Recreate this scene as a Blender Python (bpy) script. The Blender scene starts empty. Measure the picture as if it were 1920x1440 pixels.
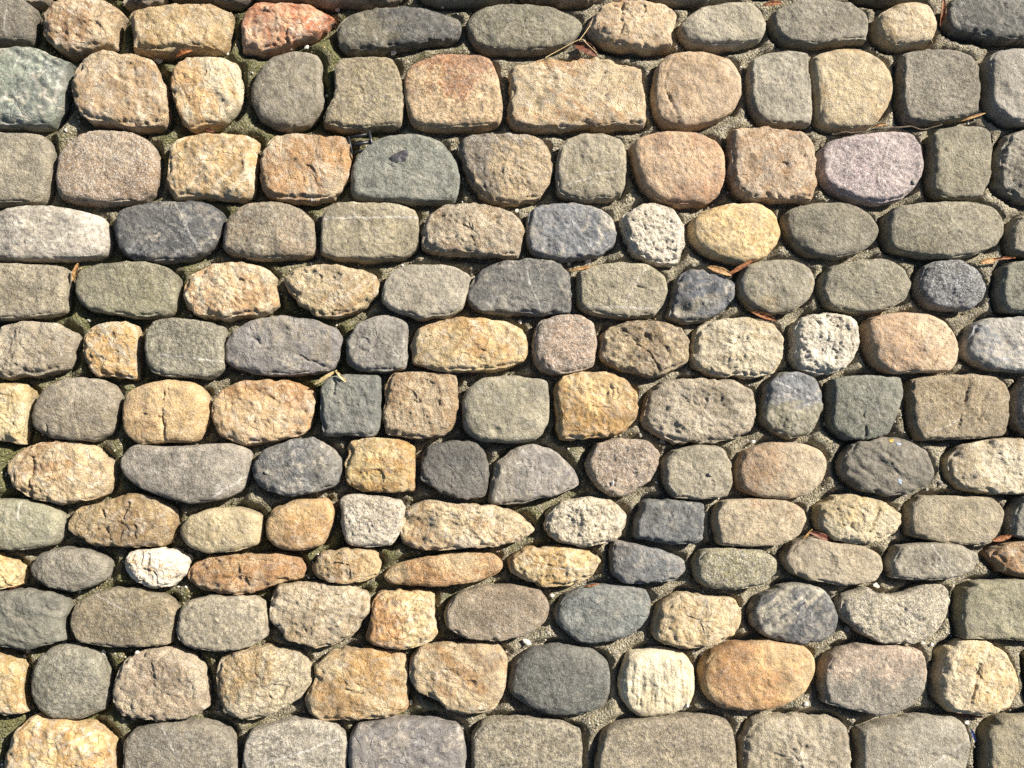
import bpy, math, random
import numpy as np
from mathutils import Vector, Matrix, kdtree

# ------------------------------------------------------------------ camera, sky, sun, exposure
scene = bpy.context.scene
W0, H0, FPX = 1920, 1440, 1507.0          # photograph size and focal length in its pixels
CAM_H = 1.2                               # phone held 1.2 m above the stone tops
NADIR = (790.0, 870.0)                   # pixel straight below the camera
px_ = (W0 / 2 - NADIR[0]) / FPX
py_ = (NADIR[1] - H0 / 2) / FPX
PITCH = math.atan(py_)
YAW = -math.atan(px_ * math.cos(PITCH))
cam_data = bpy.data.cameras.new("camera")
cam = bpy.data.objects.new("camera", cam_data)
scene.collection.objects.link(cam)
cam.location = (0, 0, CAM_H)
cam.rotation_euler = (PITCH, YAW, 0)
cam_data.sensor_fit = 'HORIZONTAL'
cam_data.sensor_width = 36.0
cam_data.lens = 36.0 * FPX / W0
cam_data.clip_start = 0.02
cam_data.clip_end = 200.0
scene.camera = cam
CAM_R = np.array(cam.rotation_euler.to_matrix())

SUN_ELEV = 38.0
SHADOW_DIR = (-0.83, -0.56)               # where the shadows fall on the ground
world = bpy.data.worlds.new("World")
scene.world = world
world.use_nodes = True
wn = world.node_tree
for n in list(wn.nodes):
    wn.nodes.remove(n)
sky = wn.nodes.new("ShaderNodeTexSky")
sky.sky_type = 'NISHITA'
sky.sun_disc = False
sky.sun_elevation = math.radians(SUN_ELEV)
sky.sun_rotation = math.atan2(-SHADOW_DIR[0], -SHADOW_DIR[1])
bg = wn.nodes.new("ShaderNodeBackground")
bg.inputs['Strength'].default_value = 0.05
wo = wn.nodes.new("ShaderNodeOutputWorld")
wn.links.new(sky.outputs[0], bg.inputs['Color'])
wn.links.new(bg.outputs[0], wo.inputs['Surface'])

sun_data = bpy.data.lights.new("sun", 'SUN')
sun_data.energy = 5.0
sun_data.angle = math.radians(0.5)
sun_data.color = (1.0, 0.935, 0.85)
sun = bpy.data.objects.new("sun", sun_data)
scene.collection.objects.link(sun)
ce, se = math.cos(math.radians(SUN_ELEV)), math.sin(math.radians(SUN_ELEV))
sl = math.hypot(*SHADOW_DIR)
sun.rotation_euler = Vector((SHADOW_DIR[0] / sl * ce, SHADOW_DIR[1] / sl * ce, -se)).to_track_quat('-Z', 'Y').to_euler()
sun.location = (2, 1.4, 3)

scene.render.engine = 'CYCLES'
scene.view_settings.view_transform = 'Standard'
scene.view_settings.look = 'None'
scene.view_settings.gamma = 1.0
scene.view_settings.exposure = 1.22
scene.cycles.use_denoising = False
scene.cycles.max_bounces = 6

COL = scene.collection
rng = np.random.default_rng(11)

# ------------------------------------------------------------------ small helpers
def ray_dir(px, py):
    px = np.asarray(px, float); py = np.asarray(py, float)
    d = np.stack([(px - W0 / 2) / FPX, -(py - H0 / 2) / FPX, -np.ones_like(px)], -1)
    return d @ CAM_R.T

def unproj(px, py, z):
    """pixel -> point at height z (the surface the thing stands on)"""
    d = ray_dir(px, py)
    t = (np.asarray(z) - CAM_H) / d[..., 2]
    return np.array([0, 0, CAM_H]) + d * t[..., None]

def lin(h):
    v = np.array([int(h[i:i + 2], 16) for i in (0, 2, 4)]) / 255.0
    return np.where(v <= 0.04045, v / 12.92, ((v + 0.055) / 1.055) ** 2.4)

def _hash(ix, iy, iz, seed):
    h = (ix * 374761393 + iy * 668265263 + iz * 2147483647 + seed * 1274126177) & 0xFFFFFFFF
    h = ((h ^ (h >> 13)) * 1274126177) & 0xFFFFFFFF
    h = ((h ^ (h >> 16)) * 2246822519) & 0xFFFFFFFF
    return ((h ^ (h >> 15)) & 0xFFFFFF) / float(0xFFFFFF)

def vnoise(p, scale, seed=0):
    """smooth value noise, -1..1"""
    q = p * scale + 1000.0
    i = np.floor(q).astype(np.int64)
    f = q - i
    f = f * f * f * (f * (f * 6 - 15) + 10)
    r = 0.0
    for dx in (0, 1):
        wx = f[..., 0] if dx else 1 - f[..., 0]
        for dy in (0, 1):
            wy = f[..., 1] if dy else 1 - f[..., 1]
            for dz in (0, 1):
                wz = f[..., 2] if dz else 1 - f[..., 2]
                r = r + wx * wy * wz * _hash(i[..., 0] + dx, i[..., 1] + dy, i[..., 2] + dz, seed)
    return r * 2 - 1

def fbm(p, scale, octs=3, seed=0, gain=0.5):
    r, a, s = 0.0, 1.0, scale
    for k in range(octs):
        r = r + a * vnoise(p, s, seed + k * 17)
        a *= gain; s *= 2.03
    return r

def sstep(a, b, x):
    t = np.clip((x - a) / (b - a), 0, 1)
    return t * t * (3 - 2 * t)

def make_mesh(name, verts, faces_flat, nper, attrs=None, smooth=True):
    """fast mesh: faces_flat list of (array, corners per face)"""
    me = bpy.data.meshes.new(name)
    verts = np.asarray(verts, np.float32)
    me.vertices.add(len(verts))
    me.vertices.foreach_set("co", verts.ravel())
    loops = np.concatenate([np.asarray(f, np.int32).ravel() for f in faces_flat])
    sizes = np.concatenate([np.full(len(f), n, np.int32) for f, n in zip(faces_flat, nper)])
    starts = np.concatenate([[0], np.cumsum(sizes)[:-1]]).astype(np.int32)
    me.loops.add(len(loops))
    me.loops.foreach_set("vertex_index", loops)
    me.polygons.add(len(sizes))
    me.polygons.foreach_set("loop_start", starts)
    me.polygons.foreach_set("loop_total", sizes)
    me.polygons.foreach_set("use_smooth", np.full(len(sizes), smooth, bool))
    for k, v in (attrs or {}).items():
        v = np.asarray(v, np.float32)
        if v.ndim == 1:
            a = me.attributes.new(k, 'FLOAT', 'POINT'); a.data.foreach_set("value", v)
        else:
            if v.shape[1] == 3:
                v = np.concatenate([v, np.ones((len(v), 1), np.float32)], 1)
            a = me.attributes.new(k, 'FLOAT_COLOR', 'POINT'); a.data.foreach_set("color", v.ravel())
    me.update(calc_edges=True)
    me.validate()
    return me

def link(name, me, mat, parent=None, loc=None):
    o = bpy.data.objects.new(name, me)
    if mat and not me.materials:
        me.materials.append(mat)
    COL.objects.link(o)
    if loc is not None:
        o.location = loc
    if parent is not None:
        o.parent = parent
    return o

def tag(o, label, cat=None, group=None, kind=None):
    o["label"] = label
    if cat: o["category"] = cat
    if group: o["group"] = group
    if kind: o["kind"] = kind
    return o

# ------------------------------------------------------------------ materials
class NT:
    def __init__(s, name):
        s.m = bpy.data.materials.new(name); s.m.use_nodes = True
        s.t = s.m.node_tree
        for n in list(s.t.nodes): s.t.nodes.remove(n)
        s.out = s.n("ShaderNodeOutputMaterial")
        s.b = s.n("ShaderNodeBsdfPrincipled")
        s.L(s.b.outputs[0], s.out.inputs[0])
    def n(s, t, **kw):
        x = s.t.nodes.new(t)
        for k, v in kw.items(): setattr(x, k, v)
        return x
    def L(s, a, b): s.t.links.new(a, b)
    def put(s, sock, v):
        if hasattr(v, 'is_output'): s.L(v, sock)
        else: sock.default_value = v
    def attr(s, name, out='Fac'):
        a = s.n("ShaderNodeAttribute", attribute_name=name); return a.outputs[out]
    def math(s, op, a, b=0.0, c=0.0, clamp=False):
        x = s.n("ShaderNodeMath", operation=op, use_clamp=clamp)
        for i, v in enumerate((a, b, c)): s.put(x.inputs[i], v)
        return x.outputs[0]
    def ramp(s, v, lo, hi, a=0.0, b=1.0, smooth=True):
        x = s.n("ShaderNodeMapRange", interpolation_type='SMOOTHSTEP' if smooth else 'LINEAR')
        s.put(x.inputs[0], v); s.put(x.inputs[1], lo); s.put(x.inputs[2], hi); s.put(x.inputs[3], a); s.put(x.inputs[4], b)
        return x.outputs[0]
    def mix(s, f, a, b, mode='MIX'):
        x = s.n("ShaderNodeMix", data_type='RGBA', blend_type=mode)
        s.put(x.inputs[0], f); s.put(x.inputs[6], a); s.put(x.inputs[7], b)
        return x.outputs[2]
    def noise(s, vec, scale, detail=2.0, rough=0.5, dist=0.0):
        x = s.n("ShaderNodeTexNoise")
        s.L(vec, x.inputs['Vector'])
        x.inputs['Scale'].default_value = scale; x.inputs['Detail'].default_value = detail
        x.inputs['Roughness'].default_value = rough; x.inputs['Distortion'].default_value = dist
        return x.outputs[0]
    def voro(s, vec, scale, feature='F1', out='Distance'):
        x = s.n("ShaderNodeTexVoronoi", feature=feature)
        s.L(vec, x.inputs['Vector']); x.inputs['Scale'].default_value = scale
        return x.outputs[out]
    def grey(s, v):
        x = s.n("ShaderNodeCombineColor")
        for i in range(3): s.put(x.inputs[i], v)
        return x.outputs[0]
    def bump(s, h, dist, strength=1.0):
        x = s.n("ShaderNodeBump"); x.inputs['Strength'].default_value = strength
        x.inputs['Distance'].default_value = dist; s.L(h, x.inputs['Height'])
        s.L(x.outputs[0], s.b.inputs['Normal'])

def stone_material():
    k = NT("stone")
    pos = k.n("ShaderNodeNewGeometry").outputs['Position']
    A, B = k.attr("col_a", 'Color'), k.attr("col_b", 'Color')
    mixf = k.attr("mixf")
    prm = k.n("ShaderNodeSeparateColor"); k.L(k.attr("prm", 'Color'), prm.inputs[0])
    grain, speck, scuff = prm.outputs[0], prm.outputs[1], prm.outputs[2]
    prm2 = k.n("ShaderNodeSeparateColor"); k.L(k.attr("prm2", 'Color'), prm2.inputs[0])
    crack, gloss, rough = prm2.outputs[0], prm2.outputs[1], prm2.outputs[2]
    n_mid = k.noise(pos, 75, 5, 0.68, 0.7)
    n_mid2 = k.noise(pos, 34, 4, 0.6, 0.3)
    n_fine = k.noise(pos, 420, 3, 0.65)
    n_vfine = k.noise(pos, 950, 2, 0.6)
    vo_pos = k.n("ShaderNodeVectorMath", operation='MULTIPLY_ADD')
    nz = k.n("ShaderNodeTexNoise"); k.L(pos, nz.inputs['Vector']); nz.inputs['Scale'].default_value = 45; nz.inputs['Detail'].default_value = 3
    k.L(nz.outputs['Color'], vo_pos.inputs[0]); vo_pos.inputs[1].default_value = (0.022,) * 3; k.L(pos, vo_pos.inputs[2])
    edge = k.voro(vo_pos.outputs[0], 30, 'DISTANCE_TO_EDGE')
    cr = k.math('MULTIPLY', k.ramp(edge, 0.0, 0.035, 1.0, 0.0), k.ramp(n_mid2, 0.46, 0.60))
    cr = k.math('MULTIPLY', cr, k.math('MULTIPLY', crack, 0.6))
    # two-colour patches, broken up at the edges
    f = k.math('MULTIPLY_ADD', k.math('SUBTRACT', n_mid, 0.5), 1.9, mixf)
    f = k.ramp(f, 0.22, 0.78)
    col = k.mix(f, A, B)
    # broad lightness drift
    col = k.mix(1.0, col, k.grey(k.ramp(n_mid2, 0.3, 0.7, 0.66, 1.34, False)), 'MULTIPLY')
    # cream and grey mineral patches within a stone
    tone = k.mix(k.ramp(k.noise(pos, 15, 2, 0.5), 0.44, 0.56), (0.27, 0.245, 0.20, 1), (0.52, 0.44, 0.32, 1))
    pm = k.math('MULTIPLY', k.ramp(k.noise(pos, 52, 5, 0.66, 0.9), 0.50, 0.62), k.math('MULTIPLY', scuff, 0.55))
    col = k.mix(pm, col, tone)
    # grain
    coarse = k.n('ShaderNodeAttribute', attribute_name='prm').outputs['Alpha']
    n_co = k.noise(pos, 190, 4, 0.7)
    cm = k.n('ShaderNodeMix', data_type='FLOAT'); k.L(coarse, cm.inputs[0]); k.L(k.math('ADD', k.math('MULTIPLY', n_fine, 0.55), k.math('MULTIPLY', n_vfine, 0.45)), cm.inputs[2]); k.L(n_co, cm.inputs[3])
    g = cm.outputs[0]
    gm = k.math('MULTIPLY_ADD', k.ramp(g, 0.36, 0.64, -1.0, 1.0, False), k.math('MULTIPLY', grain, 0.75), 1.0)
    col = k.mix(1.0, col, k.grey(gm), 'MULTIPLY')
    # mineral crystals
    vc = k.n("ShaderNodeTexVoronoi"); k.L(pos, vc.inputs['Vector']); vc.inputs['Scale'].default_value = 620
    vr = k.n("ShaderNodeSeparateColor"); k.L(vc.outputs['Color'], vr.inputs[0])
    dark = k.math('MULTIPLY', k.ramp(vr.outputs[0], 0.76, 0.80), speck)
    lite = k.math('MULTIPLY', k.ramp(vr.outputs[1], 0.70, 0.75), speck)
    col = k.mix(k.math('MULTIPLY', lite, 0.75), col, (0.74, 0.70, 0.64, 1))
    col = k.mix(k.math('MULTIPLY', dark, 0.72), col, (0.05, 0.045, 0.04, 1))
    # pale abrasion and thin pale threads
    n_s = k.noise(pos, 110, 6, 0.72, 0.5)
    sc = k.math('MULTIPLY', k.math('MULTIPLY', k.ramp(n_s, 0.47, 0.66), k.ramp(k.noise(pos, 24, 3, 0.6, 0.8), 0.40, 0.62, 0.15, 1.0)), scuff)
    thread = k.ramp(k.math('ABSOLUTE', k.math('SUBTRACT', k.noise(pos, 28, 5, 0.6, 0.6), 0.5)), 0.0, 0.007, 1.0, 0.0)
    thread = k.math('MULTIPLY', k.math('MULTIPLY', thread, k.ramp(n_mid2, 0.5, 0.6)), scuff)
    pale = k.mix(0.45, k.mix(1.0, col, (1.7, 1.7, 1.7, 1), 'MULTIPLY'), (0.58, 0.56, 0.51, 1))
    col = k.mix(k.math('MULTIPLY', sc, 0.95), col, pale)
    stain = k.ramp(k.noise(pos, 46, 6, 0.72, 0.4), 0.56, 0.68, 0.0, 0.38)
    col = k.mix(stain, col, k.mix(1.0, col, (0.42, 0.38, 0.34, 1), 'MULTIPLY'))
    dust = k.ramp(k.noise(pos, 9, 4, 0.6), 0.38, 0.66, 0.0, 0.14)
    col = k.mix(dust, col, (0.38, 0.34, 0.27, 1))
    col = k.mix(k.math('MULTIPLY', thread, 0.55), col, (0.62, 0.60, 0.56, 1))
    # crack lines are coloured darker
    col = k.mix(k.math('MULTIPLY', cr, 0.7), col, (0.05, 0.04, 0.03, 1))
    k.L(col, k.b.inputs['Base Color'])
    rg = k.math('MULTIPLY_ADD', gloss, -0.45, 0.88)
    k.L(k.math('MULTIPLY_ADD', k.math('SUBTRACT', n_fine, 0.5), 0.25, rg), k.b.inputs['Roughness'])
    k.b.inputs['Specular IOR Level'].default_value = 0.38
    h = k.math('MULTIPLY', k.math('MULTIPLY_ADD', n_co, k.math('MULTIPLY', coarse, 0.9), k.math('MULTIPLY_ADD', n_fine, 0.6, k.math('MULTIPLY', n_vfine, 0.4))), rough)
    h = k.math('MULTIPLY_ADD', n_s, k.math('MULTIPLY', rough, 0.85), h)
    h = k.math('SUBTRACT', h, k.math('MULTIPLY', cr, 0.9))
    k.bump(h, 0.0042)
    return k.m

def mortar_material():
    k = NT("mortar")
    pos = k.n("ShaderNodeNewGeometry").outputs['Position']
    moss = k.attr("moss")
    n1 = k.noise(pos, 30, 4, 0.6)
    n2 = k.noise(pos, 260, 4, 0.7)
    col = k.mix(k.ramp(n1, 0.35, 0.65), (*lin('a1977c') * 0.72, 1), (*lin('b9af92') * 0.85, 1))
    vc = k.n("ShaderNodeTexVoronoi"); k.L(pos, vc.inputs['Vector']); vc.inputs['Scale'].default_value = 330
    vr = k.n("ShaderNodeSeparateColor"); k.L(vc.outputs['Color'], vr.inputs[0])
    col = k.mix(k.ramp(vr.outputs[0], 0.70, 0.76, 0, 0.5), col, (0.46, 0.43, 0.37, 1))
    col = k.mix(k.ramp(vr.outputs[1], 0.66, 0.74, 0, 0.45), col, (0.06, 0.05, 0.04, 1))
    nm = k.noise(pos, 55, 5, 0.7)
    f = k.ramp(k.math('ADD', k.math('MULTIPLY', nm, 0.8), moss), 0.62, 0.92)
    green = k.mix(k.ramp(n2, 0.35, 0.65), (0.055, 0.06, 0.018, 1), (0.17, 0.165, 0.055, 1))
    col = k.mix(k.math('MULTIPLY', f, 0.85), col, green)
    k.L(col, k.b.inputs['Base Color'])
    k.b.inputs['Roughness'].default_value = 0.95
    k.b.inputs['Specular IOR Level'].default_value = 0.2
    h = k.math('ADD', k.math('MULTIPLY', n2, 1.0), k.math('MULTIPLY', vc.outputs['Distance'], -0.6))
    k.bump(h, 0.007)
    return k.m

def plain_material(name, ca, cb, scale=200, rough=0.7, trans=0.0, bumpd=0.0005, spec=0.4):
    k = NT(name)
    pos = k.n("ShaderNodeNewGeometry").outputs['Position']
    n = k.noise(pos, scale, 4, 0.65)
    k.L(k.mix(k.ramp(n, 0.35, 0.65), (*lin(ca), 1), (*lin(cb), 1)), k.b.inputs['Base Color'])
    k.b.inputs['Roughness'].default_value = rough
    k.b.inputs['Specular IOR Level'].default_value = spec
    k.bump(n, bumpd)
    if trans:
        tl = k.n("ShaderNodeBsdfTranslucent"); ms = k.n("ShaderNodeMixShader")
        k.L(k.mix(0.5, (*lin(ca), 1), (*lin(cb), 1)), tl.inputs[0])
        ms.inputs[0].default_value = trans
        k.L(k.b.outputs[0], ms.inputs[1]); k.L(tl.outputs[0], ms.inputs[2]); k.L(ms.outputs[0], k.out.inputs[0])
    return k.m

M_STONE = stone_material()
M_MORTAR = mortar_material()
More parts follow.
